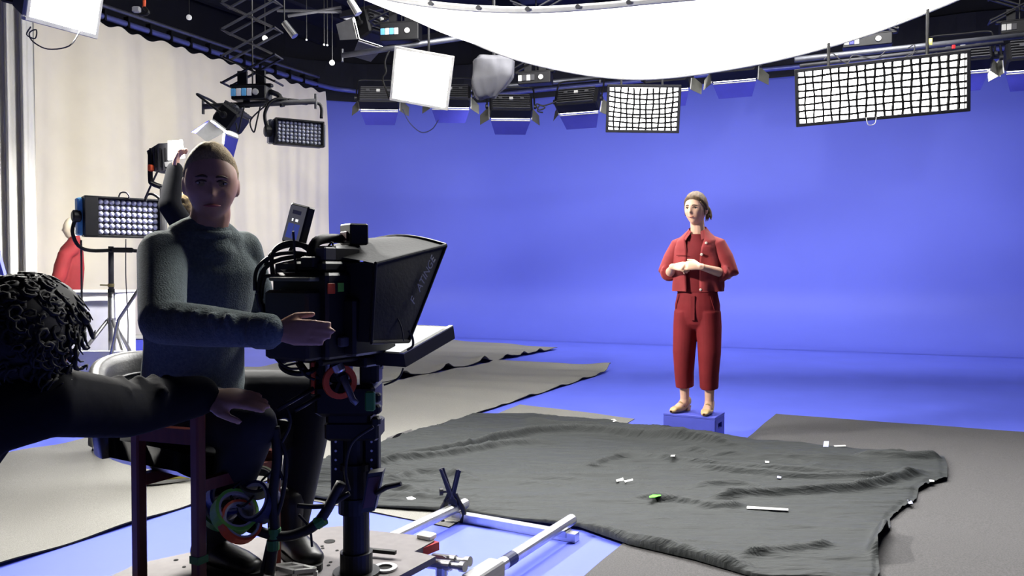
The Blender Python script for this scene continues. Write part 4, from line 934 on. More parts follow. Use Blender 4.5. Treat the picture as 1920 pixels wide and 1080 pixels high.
MB().tube([topf(1, v / 10) for v in range(11)], .007, 8).build('frame_bar', 'black_metal', tp); MB().tube([topf(u / 10, 0) for u in range(11)], .006, 8).build('frame_bar', 'hood_cloth', tp)
gl0 = [bf.lerp(tf, .04), mir(bf.lerp(tf, .04)), mir(tb.lerp(tf, .12)), tb.lerp(tf, .12)]
MB().add([p.lerp(sum(gl0, V((0, 0, 0))) / 4, .05) for p in gl0], [(0, 1, 2, 3)]).build('beam_glass', 'clear', tp)
def txt(body, size, origin, dx, dy, mat, parent, nm='lettering', spacing=1.0):
    c = bpy.data.curves.new('t', 'FONT'); c.body = body; c.size = size; c.extrude = .0006; c.space_character = spacing
    o = bpy.data.objects.new('t', c); COL.objects.link(o); dg = bpy.context.evaluated_depsgraph_get(); dg.update()
    me = bpy.data.meshes.new_from_object(o.evaluated_get(dg)); bpy.data.objects.remove(o)
    dx = V(dx).normalized(); dy = (V(dy) - dx * V(dy).dot(dx)).normalized(); dz = dx.cross(dy); org = ORIG.get(parent.name, V((0, 0, 0)))
    for v in me.vertices: v.co = V(origin) + dx * v.co.x + dy * v.co.y + dz * v.co.z - org
    me.materials.clear(); me.materials.append(MATS[mat]); ob = bpy.data.objects.new(nm, me); COL.objects.link(ob); ob.parent = parent; return ob
t0 = HP(776, 572, .218); t1 = HP(818, 484, .218); ed = (t1 - t0)
txt('F', .038, t0, ed, UP - F * 2.0, 'text_grey', tp); txt('ATINGE', .038, t0 + ed * .26, ed, UP - F * 2.0, 'text_grey', tp)
# script display under the hood
s_fr, s_rr = HP(850, 612, .225), HP(757, 664, .225); wd = .46
dn = ((s_fr - s_rr).cross(R)).normalized(); dn = dn if dn.z > 0 else -dn; sdv_ = (s_fr - s_rr)
th2 = .042
m = MB(); m.prism([s_rr, s_fr, s_fr - R * wd, s_rr - R * wd], -dn * th2); dsp = m.build('display', 'black_plastic', tp)
ci = [s_rr.lerp(s_fr, .05) - R * .02, s_rr.lerp(s_fr, .95) - R * .02, s_rr.lerp(s_fr, .95) - R * (wd - .02), s_rr.lerp(s_fr, .05) - R * (wd - .02)]
MB().prism([p + dn * .0005 for p in ci], dn * .0015).build('screen', 'screen_white', dsp)
MB().bar(s_rr + dn * .002 - R * .008, s_fr + dn * .002 - R * .008, .016, .004, up=dn).build('bezel', 'hem', dsp)
MB().tube(bez([HP(766, 620, .23), HP(773, 632, .235), HP(774, 648, .235), HP(764, 656, .23)], 5), .004, 6).build('strap', 'black_rubber', tp)
for x in (690, 712): MB().bar(P(x, 690, 2.55), P(x, 655, 2.58), .02, .02, up=(0, 1, 0)).build('bracket', 'black_metal', tp)

# ------------------------------------------------------------------ tape rolls hanging from the dolly
for lab, x, y, Y, ax, ro, ri, th, mat in (('blue tape roll hanging in front of the operator behind the lime roll', 425, 935, 2.45, (.55, -.6, .55), .06, .048, .055, 'blue_tape'), ('lime green tape roll hanging low by the operator\'s shin', 440, 960, 2.40, (.6, -.5, .6), .068, .054, .042, 'lime'),
    ('dark green tape roll at the left of the hanging rolls', 418, 958, 2.44, (.35, -.6, .7), .062, .05, .03, 'green_tape'), ('orange tape roll lowest of the hanging rolls', 450, 978, 2.39, (.65, -.45, .6), .066, .054, .030, 'orange'),
    ('navy tape roll at the right of the hanging rolls beside the cables', 484, 942, 2.44, (-.35, -.75, .4), .062, .05, .060, 'navy'), ('olive cloth tape roll topmost of the hanging rolls', 482, 905, 2.48, (.1, -.55, .8), .055, .045, .035, 'olive')):
    t = thing('tape_roll', lab, 'tape roll', P(x, y, Y), 'tape rolls hanging below the camera')
    MB().ring(P(x, y, Y), ax, ro, ri + .004, th, 30).build('tape', mat, t); MB().ring(P(x, y, Y), ax, ri + .004, ri - .003, th * .96, 30).build('core', 'hem' if mat != 'olive' else 'dark_grey', t)
MB_c = MB().tube(bez([P(470, 890, 2.5), P(455, 900, 2.44), P(432, 925, 2.42), P(452, 950, 2.41), P(480, 925, 2.44), P(492, 900, 2.48), P(515, 880, 2.46)], 5), .004, 6)
one('carrying_loop', 'black cord loop carrying the hanging tape rolls', 'cord', MB_c, 'black_rubber', smooth=True)
# ================================================================== lamps and rigging overhead
def yoke(root, w_, drop, r_=.014, tilt=None, mat='black_metal', depth=0, rise=.12):
    m = MB(); m.tube(bez([V((-w_ / 2, depth, 0)), V((-w_ / 2, depth, drop * .8)), V((-w_ / 2 + .05, depth, drop)), V((0, depth, drop)), V((w_ / 2 - .05, depth, drop)), V((w_ / 2, depth, drop * .8)), V((w_ / 2, depth, 0))], 5), r_, 8)
    y = m.build('yoke', mat, root, smooth=True, local=True)
    for s in (-1, 1): MB().lathe(V((s * (w_ / 2 - .01), depth, 0)), V((s, 0, 0)), [(0, .02), (.0, .032), (.03, .032), (.035, .02)], 12).build('yoke_knob', 'black_plastic', root, local=True)
    return y
def drop_cable(root_or_none, a, b): pass
# ---- LED panel with rows of lenses
def led_panel(label, loc, normal, w_=.62, h_=.34, yoke_up=True, side_mat='sky_blue', lens='lens', black_left=0.0, nx=11, ny=6):
    t = thing('led_panel', label, 'studio light', loc, 'LED lens panels', normal)
    MB().bbox((0, .07, 0), (w_, .10, h_), .01).build('housing', 'black_metal', t, local=True)
    for s in (-1, 1): MB().bbox((s * (w_ / 2 + .015), .11, 0), (.05, .10, h_ * .92), .012).build('side_housing', side_mat, t, local=True)
    fr = MB(); x0 = -w_ / 2; 
    for (cx, cz, sx, sz) in ((0, h_ / 2 - .008, w_, .016), (0, -h_ / 2 + .008, w_, .016), (-w_ / 2 + .008 + black_left / 2, 0, .016 + black_left, h_), (w_ / 2 - .008, 0, .016, h_)): MB().bbox((cx, .0, cz), (sx, .05, sz), .002).build('front_frame', 'black_metal', t, local=True)
    MB().box((0, .018, 0), (w_ - .02, .004, h_ - .02)).build('backing', 'dark_grey', t, local=True)
    ux = (w_ - .04 - black_left) / nx; uz = (h_ - .04) / ny; first = None
    for i in range(nx):
        for j in range(ny):
            c = V((-w_ / 2 + .02 + black_left + ux * (i + .5), .004, -h_ / 2 + .02 + uz * (j + .5)))
            if first is None:
                first = MB().lathe((0, .012, 0), (0, -1, 0), [(0, min(ux, uz) * .50), (.006, min(ux, uz) * .48), (.014, min(ux, uz) * .34), (.018, min(ux, uz) * .12)], 10).build('lens', lens, t, local=True); first.location = c
            else: share(first, 'lens', c, t)
    m = MB(); dr = .30 if yoke_up else -.29
    m.tube(bez([V((-w_ / 2 - .05, .08, 0)), V((-w_ / 2 - .075, .08, dr * .55)), V((-w_ / 2 + .02, .08, dr)), V((0, .08, dr)), V((w_ / 2 - .02, .08, dr)), V((w_ / 2 + .0, .08, dr * .55))], 6), .016, 8); m.build('yoke', 'black_metal', t, smooth=True, local=True)
    MB().lathe((-w_ / 2 - .08, .08, 0), (1, 0, 0), [(0, .04), (.01, .055), (.06, .055), (.07, .04)], 14).build('yoke_knob', 'black_plastic', t, local=True)
    MB().bbox((0, .08, dr), (.2, .05, .045), .01).build('yoke_mount', 'black_metal', t, local=True)
    return t
# ---- softbox, optionally with a fabric egg-crate grid
def softbox(label, c, nrm, w_, h_, glow, nx=0, ny=0, depth=.22, roll=0, group=None, sag=0, skew=0, hang=False):
    t = thing('softbox', label, 'softbox', c, group, nrm)
    t.rotation_euler = ((-V(nrm)).to_track_quat('Y', 'Z') @ Matrix.Rotation(roll, 4, 'Y').to_quaternion()).to_euler()
    hw, hh = w_ / 2, h_ / 2
    m = MB(); m.add([(-hw, 0, -hh), (hw, 0, -hh), (hw, 0, hh), (-hw, 0, hh), (-hw * .55, depth, -hh * .55), (hw * .55, depth, -hh * .55), (hw * .55, depth, hh * .55), (-hw * .55, depth, hh * .55)], [(0, 4, 5, 1), (1, 5, 6, 2), (2, 6, 7, 3), (3, 7, 4, 0), (4, 7, 6, 5)])
    m.build('fabric_body', 'leaf_grey' if not nx else 'black_metal', t, local=True)
    MB().bbox((0, depth + .06, 0), (w_ * .5, .12, h_ * .5), .01).build('lamp_housing', 'black_metal', t, local=True)
    MB().box((0, -.004, 0), (w_ * .97, .006, h_ * .97)).build('diffuser', glow, t, local=True)
    for (cx, cz, sx, sz) in ((0, hh, w_ + .03, .03), (0, -hh, w_ + .03, .03), (-hw, 0, .03, h_), (hw, 0, .03, h_)): MB().bbox((cx, -.01 if not nx else -.05, cz), (sx, .03 if not nx else .12, sz), .004).build('rim', 'hem' if not nx else 'black_metal', t, local=True)
    if hang or nx:
        up_ = t.rotation_euler.to_matrix().inverted() @ UP
        for s in ((-.3, .3) if nx else (0,)):
            p0 = V((s * w_, depth + .06, h_ * .2)); p1 = p0 + up_ * (CEIL - (V(c) + t.rotation_euler.to_matrix() @ p0).z); MB().tube([p0, p1], .014, 8).build('hanger', 'black_metal', t, local=True)
    if nx:
        sg = lambda x, z: sag * (1 - (x / hw) ** 2) * (1 if z > -hh * .2 else .5) + skew * x
        for i in range(1, nx):
            x = -hw + w_ * i / nx; m = MB(); rows = []
            for k in range(9):
                z = -hh + h_ * k / 8; dz = -sg(x, z) * (1 if 0 < k < 8 else .6); wob = .006 * sin(i * 2.1 + k)
                rows.append([V((x + wob - .008, -.02, z + dz)), V((x + wob + .008, -.02, z + dz)), V((x + wob + .008, -.10, z + dz)), V((x + wob - .008, -.10, z + dz))])
            m.rings(rows); m.build('grid_strip', 'grid_black', t, local=True)
        for j in range(1, ny):
            z = -hh + h_ * j / ny; m = MB(); rows = []
            for k in range(nx + 1):
                x = -hw + w_ * k / nx; dz = -sg(x, z) + .004 * sin(j * 3 + k * 1.3)
                rows.append([V((x, -.02, z + dz - .009)), V((x, -.02, z + dz + .009)), V((x, -.10, z + dz + .009)), V((x, -.10, z + dz - .009))])
            m.rings(rows); m.build('grid_strip', 'grid_black', t, local=True)
    return t
# ---- flood lamp with barn doors
def flood(label, c, nrm, w_=.52, h_=.26, leaf='leaf_blue', side='leaf_grey', power=0, glow='glow_small', group='barn-door flood lamps', yk=True, spread=None):
    t = thing('flood_lamp', label, 'studio light', c, group, nrm)
    MB().bbox((0, .12, 0), (w_, .20, h_), .02).build('housing', 'black_metal', t, local=True)
    for k in range(7): MB().box((0, .23, -h_ / 2 + h_ * (k + .5) / 7), (w_ * .86, .03, .010)).build('cooling_fin', 'dark_grey', t, local=True)
    for k in range(3): MB().box((-w_ * .25 + w_ * .25 * k, .25, h_ * .15), (.05, .02, .04)).build('connector', 'hem' if k == 1 else 'dark_grey', t, local=True)
    MB().box((0, .012, 0), (w_ * .9, .004, h_ * .86)).build('lamp_face', glow, t, local=True)
    for s in (-1, 1):
        MB().prism([(-w_ * .47, 0, s * h_ / 2), (w_ * .47, 0, s * h_ / 2), (w_ * .36, -.19, s * (h_ / 2 + .09)), (-w_ * .36, -.19, s * (h_ / 2 + .09))], (0, 0, .004)).build('barn_door', leaf, t, local=True)
        MB().prism([(s * w_ / 2, 0, -h_ * .45), (s * w_ / 2, 0, h_ * .45), (s * (w_ / 2 + .12), -.15, h_ * .33), (s * (w_ / 2 + .12), -.15, -h_ * .33)], (.004, 0, 0)).build('barn_door', side, t, local=True)
        MB().box((0, -.004, s * h_ / 2), (w_ * .92, .012, .012)).build('hinge', 'hem', t, local=True)
        MB().box((s * w_ / 2, -.004, 0), (.012, .012, h_ * .85)).build('hinge', 'hem', t, local=True)
    if yk: yoke(t, w_ + .06, .34, .012, depth=.13)
    if power:
        l = area('flood_bulb', (0, 0, 0), (0, -1, 0), w_ * .85, h_ * .8, power, (1, .98, .95), spread=spread or 150); l.location = (0, -.012, 0); l.rotation_euler = (-pi / 2, 0, 0); l.parent = t
        l.rotation_euler = V((0, -1, 0)).to_track_quat('-Z', 'Y').to_euler()
    return t
# ---- scissor hoist with socket box
def hoist(label, c, n, hw, step, ztop, yaw, box_w=.42, sockets=('sky_blue', 'tape_white', 'sky_blue', 'tape_white'), box_h=.13):
    t = thing('scissor_hoist', label, 'hoist', c, 'scissor hoists under the ceiling'); t.rotation_euler = (0, 0, yaw)
    MB().bbox((0, 0, 0), (box_w, .16, box_h), .008).build('socket_box', 'black_metal', t, local=True)
    for k, sm in enumerate(sockets): MB().bbox((-box_w * .42 + .052 * k, -.084, .0), (.046, .012, .07), .004).build('socket', sm, t, local=True)
    MB().lathe((box_w * .22, -.08, 0), (0, -1, 0), [(0, .03), (.012, .03), (.014, .02)], 12).build('plug', 'hem', t, local=True)
    for s in (-1, 1): MB().box((s * .09, 0, box_h / 2 + .07), (.09, .03, .16)).build('gusset', 'black_metal', t, local=True)
    MB().bbox((0, 0, box_h / 2 + .01), (box_w * 1.2, .06, .03), .005).build('foot_plate', 'black_metal', t, local=True)
    z = box_h / 2 + .03
    k = 0
    while z + step < ztop - c[2] and k < n:
        for y, s in ((-.07, 1), (.07, -1), (-.05, -1), (.09, 1)):
            MB().bar((-hw * s, y, z), (hw * s, y, z + step), .014, .028, up=(0, 1, 0)).build('scissor_arm', 'dark_grey' if k else 'black_metal', t, local=True)
        for s in (-1, 1): MB().tube([(s * hw, -.09, z), (s * hw, .11, z)], .011, 8).build('pivot', 'black_metal', t, local=True)
        z += step; k += 1
    MB().tube([(0, .02, box_h / 2), (0, .02, z)], .008, 6).build('lift_cable', 'black_rubber', t, local=True)
    if z < CEIL - c[2] - .1: MB().bbox((0, .02, z + .02), (.4, .2, .06), .01).build('carriage', 'black_metal', t, local=True); MB().box((0, .02, (z + CEIL - c[2]) / 2), (.06, .06, CEIL - c[2] - z - .02)).build('hanger', 'black_metal', t, local=True)
    return t
def pipe(label, a, b, r_=.024, mat='grey_metal', caps=True, drops=()):
    t = thing('lighting_bar', label, 'bar', a, 'lighting bars under the ceiling')
    MB().tube([a, b], r_, 12).build('tube', mat, t, smooth=True)
    if caps:
        for q in (a, b): MB().tube([q - UP * .07, q + UP * .07], .014, 8).build('end_stop', mat, t)
    for f_ in drops:
        q = V(a).lerp(V(b), f_); MB().bar(q, V((q.x, q.y, CEIL)), .03, .03, up=(0, 1, 0)).build('hanger', 'black_metal', t)
    return t

# ---- left hoist with its bar, flood and LED panel
YA = 7.6
h1 = P(472, 176, YA); hoist('black scissor hoist with blue and white sockets above the left lighting bar', h1, 6, .26, .25, CEIL, -.12, .34)
a_, b_ = P(381, 200, YA), P(592, 190, YA); pipe('dark lighting bar hanging from the left hoist in front of the white curtain', a_, b_, .026, 'dark_grey')
for s in (-.06, .22): MB()
t = thing('bar_bracket', 'black bracket joining the left hoist to its lighting bar', 'bracket', h1)
MB().bar(h1 - UP * .06 + V((-.05, 0, 0)), h1 - UP * .13 + V((-.05, 0, 0)), .06, .02, up=(0, 1, 0)).build('strap', 'black_metal', t)
MB().tube(bez([h1 + V((.17, 0, .02)), h1 + V((.26, 0, -.02)), h1 + V((.29, 0, -.12))], 4), .025, 8).build('curved_arm', 'black_metal', t)
flood('flood lamp with a blue barn door hanging under the left bar', P(420, 243, YA), (-.60, .05, -.80), .30, .20, 'leaf_blue', 'hem', 120, 'glow_small', yk=True)
led_panel('black LED panel hanging from the left bar in front of the curtain', P(562, 249, YA), (.50, -.86, -.05), .46, .245, True, 'grey_metal', 'lens_dark')
# ---- blown-out lamp top left
softbox('blown-out white softbox at the top left corner', P(119, 10, 4.7), (.90, -.25, -.25), .49, .25, 'glow_bright', roll=-.07, hang=True)
for k in range(1): one('softbox_cable', 'thin cable loop hanging below the top left softbox', 'cable', MB().tube(bez([P(x, y, 4.78) for x, y in ((58, 50), (50, 65), (66, 72), (68, 56), (55, 62), (62, 78), (90, 92), (130, 86), (150, 58))], 5), .004, 6), 'dark_grey', smooth=True)
# ---- second hoist and bar in the middle, softbox hung from it
YB = 8.9
h2 = P(752, 62, YB); hoist('scissor hoist with blue and cream sockets above the square softbox', h2, 5, .34, .28, CEIL, -.18, .44, ('sky_blue', 'foam', 'sky_blue', 'foam'), .2)
pipe('grey lighting bar crossing behind the square softbox', P(642, 104, YB), P(900, 66, YB), .03, 'grey_metal')
softbox('square white softbox with glowing face hanging beside the silk', P(791, 147, YB - .5), (-.12, -.93, -.34), .60, .53, 'glow_soft', roll=.2, hang=True)
one('softbox_cable', 'dark cable hanging left of the square softbox', 'cable', MB().tube(bez([P(730, 95, YB), P(722, 115, YB), P(724, 135, YB), P(718, 150, YB), P(730, 185, YB)], 5), .012, 6), 'black_rubber', smooth=True)
flood('dark flood lamp seen from behind at the left of the middle hoist', P(690, 62, 9.4), (-.78, .55, -.30), .42, .3, 'dark_grey', 'dark_grey', 48, 'glow_small', yk=True)  # its light is added, aimed to brighten the white curtain
# ---- covered lamp
cv = P(926, 146, 8.6); t = thing('covered_lamp', 'lamp wrapped in a crumpled pale grey cloth cover', 'covered light', cv)
m = MB()
def cover(u, v):
    a = 2 * pi * u; z = (v - .5) * .42; sq = 1 / max(abs(cos(a)), abs(sin(a))) ** .75
    r_ = .205 * sq * (1 if v > .45 else .30 + .70 * (v / .45) ** .55) * (1 if v < .93 else .8) * (1 + .05 * (1 - v)); n_ = noise.noise(V((cos(a) * 1.6, sin(a) * 1.6, v * 2.2)))
    r_ += .010 * sin(a * 7 + 3 * v) * (1 - v * .7) + .006 * sin(a * 13 + 5 * v) + .016 * n_
    return cv + V((r_ * cos(a) * 1.05 - .05 * (1 - v) ** 2, .7 * r_ * sin(a), z + .012 * n_ + .05 * cos(a) * (1 - v) * (v > 0)))
m.grid(cover, 60, 24); m.add([cover(k / 60, 0) for k in range(60)], [tuple(range(60))]); m.add([cover(k / 60, 1) for k in range(60)], [tuple(range(60))]); m.build('cloth_cover', 'grey_cover', t, smooth=True)
MB().tube([cv + UP * .18, V((cv.x, cv.y, CEIL))], .02, 8).build('hanger', 'black_metal', t)
# ---- grid softboxes
softbox('small rectangular light with a sagging black fabric grid against the blue wall', P(1205, 204, 8.8), (-.10, -.97, -.20), .76, .48, 'glow_grid', 11, 9, .2, roll=.03, group='gridded softboxes', sag=.035)
softbox('wide rectangular light with a black fabric grid at the upper right', P(1648, 169, 7.4), (-.34, -.92, -.18), 1.42, .50, 'glow_grid', 19, 8, .2, roll=-.035, group='gridded softboxes', sag=.0)
# ---- cyclorama floods aimed at the blue wall
wall_fl = [(712, 196, 11.6, 'first'), (845, 192, 11.6, 'second'), (957, 212, 11.0, ''), (1088, 200, 10.8, ''), (1254, 158, 10.6, ''), (1378, 140, 10.4, ''), (1800, 122, 9.0, ''), (1938, 118, 8.8, '')]
labs = ['flood lamp with open barn doors left of the square softbox', 'flood lamp partly hidden behind the right side of the square softbox', 'flood lamp with a blue lower door under the grey covered lamp', 'flood lamp with barn doors left of the small gridded light', 'flood lamp hidden behind the top of the small gridded light', 'flood lamp with a blue door under the middle of the silk edge', 'flood lamp behind the right end of the wide gridded light', 'flood lamp cut by the right edge of the picture']
CYC = 22
for (x, y, Y, _), lb in zip(wall_fl, labs):
    c = P(x, y, Y); c.z += .0
    n_ = V((.36, .90, -.55)) if x > 1000 else V((-.05, .95, -.55))
    flood(lb, c, n_, .58, .26, 'leaf_blue', 'leaf_grey', CYC * (.75 if x > 1000 else 1), 'glow_small', group='flood lamps aimed at the blue wall')
# ---- long bars along the wall top, socket boxes on them
pipe('long grey lighting bar running under the silk edge above the blue wall', P(740, 180, 12.0), P(1125, 146, 11.2), .035, 'grey_metal', True)
pipe('long steel lighting bar at the upper right above the wide gridded light', P(1490, 112, 8.6), P(1960, 62, 8.2), .030, 'grey_metal', False)
pipe('thin dark lighting bar just below the upper right steel bar', P(1500, 124, 8.7), P(1880, 80, 8.4), .02, 'dark_grey', False)
hoist('scissor hoist with grey sockets right of the covered lamp', P(1004, 148, 9.6), 3, .3, .28, CEIL, -.3, .40, ('hem', 'dark_grey', 'hem', 'dark_grey'), .14)
hoist('scissor hoist with a blue socket above the wide gridded light', P(1626, 78, 8.9), 3, .3, .28, CEIL, -.4, .50, ('foam', 'leaf_blue', 'foam'), .13)
hoist('scissor hoist at the upper right corner of the picture', P(1912, 52, 9.2), 3, .3, .28, CEIL, -.4, .40, ('hem', 'hem', 'dark_grey'), .14)
one('red_tag', 'small red tag on the upper right steel bar', 'tag', MB().bbox(P(1788, 88, 8.25), (.03, .02, .04), .003), 'red')
one('yellow_tag', 'small yellow tape wrap on the upper right steel bar', 'tag', MB().ring(P(1745, 80, 8.38), R, .045, .032, .03, 16), 'yellow')
for k, (pts, lb) in enumerate((([(1545, 112), (1560, 100), (1575, 112), (1590, 118), (1600, 104), (1640, 110), (1660, 96)], 'loose wire tangle above the left of the wide gridded light'), ([(1640, 120), (1655, 112), (1670, 116), (1664, 124), (1650, 124), (1640, 118)], 'coiled pale wire resting above the wide gridded light'), ([(1700, 92), (1715, 84), (1710, 104), (1695, 108), (1720, 96)], 'dark cable coil hanging from the upper right bar'))):
    one('wire', lb, 'wire', MB().tube(bez([P(x, y, 7.9) for x, y in pts], 5), .006, 6), 'dark_grey' if k != 1 else 'hem', smooth=True)
one('wire', 'small white wire loop dangling below the wide gridded light', 'wire', MB().tube(bez([P(1624, 220, 7.35), P(1628, 234, 7.35), P(1640, 232, 7.35), P(1643, 220, 7.35)], 5), .004, 6), 'hem', smooth=True)
one('wire', 'thin dark cable drooping between the first two wall floods', 'wire', MB().tube(bez([P(755, 205, 11), P(768, 230, 11), P(790, 248, 11), P(810, 242, 11), P(822, 225, 11)], 6), .007, 6), 'navy', smooth=True)
one('wire', 'coiled black cable beside the flood lamp under the covered lamp', 'wire', MB().tube(bez([P(1044, 190, 10.5), P(1020, 198, 10.5), P(1006, 195, 10.5), P(1010, 206, 10.5), P(1022, 202, 10.5), P(1012, 198, 10.5), P(1008, 208, 10.5), P(1018, 211, 10.5)], 6), .009, 6), 'black_rubber', smooth=True)
for k, (x0, x1, lb) in enumerate(((500, 470, 'hanging black cable below the left lighting bar by the hoist'), (455, 440, 'black cable loop beside the left hanging flood lamp'))):
    one('wire', lb, 'wire', MB().tube(bez([P(x0 - 40 * k, 196, YA - .1), P(x1, 225, YA - .1), P(x1 + 6, 248, YA - .1), P(x1 + 12, 225, YA - .1), P(x1 + 18, 200, YA - .1)], 6), .007, 6), 'black_rubber', smooth=True)
# ---- odd pieces on the dark ceiling
for (x0, y0, x1, y1, Y, lb) in ((533, 42, 553, 68, 8.5, 'silver tube lamp hanging in the dark ceiling left of the middle hoist'), (656, 0, 672, 26, 8.0, 'silver tube lamp at the top edge above the dark flood')):
    a, b_ = P(x0, y0, Y), P(x1, y1, Y); t = thing('tube_lamp', lb, 'lamp', a, 'silver tube lamps'); MB().lathe(a, b_ - a, [(0, .02), (.0, .035), ((b_ - a).length, .04), ((b_ - a).length, .03)], 14).build('barrel', 'steel', t); MB().tube([a, V((a.x, a.y, CEIL))], .008, 6).build('hanger', 'black_metal', t)
for x, y in ((355, 33), (497, 72), (623, 118), (683, 90), (608, 84), (614, 85), (575, 75)):
    c = P(x, y, 10.5); r_ = .035 if x in (355, 497, 623, 683) else .012
    d = MB().lathe(c, (0, -1, -.1), [(0, r_), (.02, r_), (.025, r_ * .6)], 14); q = V((c.x, c.y, CEIL))
    t = thing('ceiling_button', 'small round white fitting hanging in the dark ceiling %s' % {355: 'right of the orange cable', 497: 'by the left hoist', 623: 'above the curtain rail corner', 683: 'under the dark flood lamp', 608: 'nearest the dark beam', 614: 'next to its twin spot', 575: 'beside the silver tube lamp'}[x], 'fitting', c, 'white ceiling fittings')
    d.build('disc', 'tape_white', t); MB().tube([c, q], .006, 5).build('hanger', 'black_metal', t)
t = thing('cable_drop', 'orange cable with grey connector hanging from the top edge left of centre', 'cable', P(270, 0, 8.5)); MB().tube([P(271, -20, 8.5), P(270, 14, 8.5)], .018, 8).build('cable', 'orange', t); MB().bbox(P(256, 18, 8.5), (.08, .06, .06), .01).build('connector', 'hem', t); MB().tube(bez([P(270, 14, 8.5), P(278, 24, 8.5), P(262, 28, 8.5)], 4), .02, 8).build('plug', 'black_rubber', t)
MB()
for (x0, y0, x1, y1, lb) in ((640, 14, 540, 30, 'thin grey conduit in the dark ceiling above the left hoist'), (520, 20, 640, 22, 'second grey conduit crossing the dark ceiling near the top')):
    one('conduit', lb, 'pipe', MB().tube([P(x0, y0, 9.5), P(x1, y1, 9.5)], .02, 8), 'dark_grey')
# ================================================================== things at the left
def stand(label, top, base, spread=.42, zsp=.75, mat='steel', legs=(200, 320, 80)):
    t = thing('light_stand', label, 'light stand', V((base.x, base.y, 0)), 'light stands')
    MB().tube([V((base.x, base.y, .12)), V((base.x, base.y, zsp + .25))], .030, 12).build('lower_tube', mat, t, smooth=True); MB().tube([V((base.x, base.y, zsp + .2)), top], .023, 12).build('upper_tube', 'dark_grey', t, smooth=True)
    MB().lathe(V((base.x, base.y, zsp + .2)), UP, [(0, .03), (.08, .03), (.085, .024)], 12).build('collar', 'black_plastic', t)
    MB().lathe(V((base.x, base.y, zsp + .30)), UP, [(0, .028), (.03, .028)], 12).build('brass_collar', 'brass', t); MB().tube([V((base.x, base.y, zsp + .315)), V((base.x - .09, base.y - .02, zsp + .318))], .007, 6).build('thumb_screw', 'brass', t)
    MB().lathe(V((base.x, base.y, zsp - .03)), UP, [(0, .036), (.05, .036)], 12).build('leg_hub', mat, t)
    for a in legs:
        d = V((cos(radians(a)), sin(radians(a)), 0)); ft = V((base.x, base.y, .02)) + d * spread
        lg_ = MB().tube([V((base.x, base.y, zsp)) + d * .03, ft], .017, 10).build('leg', mat, t, smooth=True); MB().ball(ft, .02).build('rubber_foot', 'black_rubber', lg_); MB().tube([V((base.x, base.y, .2)), V((base.x, base.y, zsp)).lerp(ft, .62)], .008, 6).build('brace', mat, t)
    return t
pn = P(232, 408, 7.2); sb = V((P(208, 505, 7.25).x, 7.25, 0))
stand('steel tripod light stand carrying the blue-sided LED panel', P(208, 462, 7.25), sb, .62, .83)
led_panel('LED panel with light blue sides and shining lenses on a steel tripod stand', pn, (.66, -.75, .0), .64, .36, False, 'sky_blue', 'lens', .09)
t = one('panel_cable', 'long dark cable hanging straight down from the LED panel', 'cable', MB().tube(bez([P(152, 450, 7.2), P(153, 520, 7.2), P(153, 600, 7.2), P(150, 656, 7.2), P(155, 700, 7.2), V((P(155, 700, 7.2).x, 7.2, .02))], 5), .009, 6), 'dark_grey', smooth=True)
one('panel_cable', 'thin cable hanging right of the tripod stand pole', 'cable', MB().tube(bez([P(236, 448, 7.5), P(236, 520, 7.5), P(240, 600, 7.5), P(240, 650, 7.5), V((P(240, 700, 7.5).x, 7.5, .02))], 5), .005, 6), 'dark_grey', smooth=True)
one('panel_cable', 'yellowish cable arched over the right top corner of the LED panel', 'cable', MB().tube(bez([P(272, 378, 7.2), P(276, 366, 7.2), P(286, 364, 7.2), P(298, 372, 7.2), P(302, 385, 7.2), P(300, 396, 7.2)], 5), .012, 6), 'black_rubber', smooth=True)
one('panel_cable', 'small wire loop on top of the LED panel', 'cable', MB().tube(bez([P(222, 373, 7.2), P(226, 362, 7.2), P(236, 361, 7.2), P(242, 368, 7.2), P(240, 373, 7.2)], 5), .007, 6), 'dark_grey', smooth=True)
# second lamp on a stand
s2 = P(306, 352, 5.6); stand('steel light stand behind the operator carrying the small flood lamp', s2, V((s2.x, s2.y, 0)), .5, .9, 'steel', (180, 300, 60))
one('stand_leg', 'slanted steel boom tube leaning behind the operator\'s shoulder', 'pole', MB().tube([P(278, 515, 6.6), P(222, 600, 6.6), V((P(180, 660, 6.6).x, 6.6, .02))], .014, 10), 'steel', smooth=True)
fl = thing('flood_lamp', 'small flood lamp with an orange clip and a white lit face on a stand', 'studio light', P(310, 305, 5.6)); 
YF = 5.6
MB().prism([P(275, 283, YF), P(297, 269, YF), P(320, 268, YF), P(318, 316, YF), P(300, 322, YF), P(284, 320, YF)], (0, .16, 0)).build('housing', 'dark_grey', fl)
for k in range(4): MB().bar(P(282 + 9 * k, 278, YF - .012), P(284 + 9 * k, 314, YF - .012), .012, .012, up=(1, 0, 0)).build('cooling_fin', 'black_metal', fl)
MB().prism([P(315, 264, YF - .02), P(341, 262, YF - .06), P(346, 296, YF - .06), P(315, 300, YF - .02)], (0, .01, 0)).build('lamp_face', 'glow_small', fl)
MB().prism([P(308, 304, YF - .02), P(328, 302, YF - .05), P(330, 311, YF - .05), P(310, 313, YF - .02)], (0, .01, 0)).build('lower_door', 'hem', fl)
MB().tube(bez([P(282, 285, YF), P(282, 335, YF), P(286, 344, YF), P(304, 351, YF)], 5), .018, 8).build('yoke', 'black_metal', fl, smooth=True)
MB().bbox(P(283, 315, YF - .02), (.03, .05, .045), .006).build('clip', 'orange', fl)
MB().tube(bez([P(296, 320, YF), P(282, 350, YF), P(272, 372, YF)], 5), .007, 6).build('cable', 'dark_grey', fl, smooth=True)
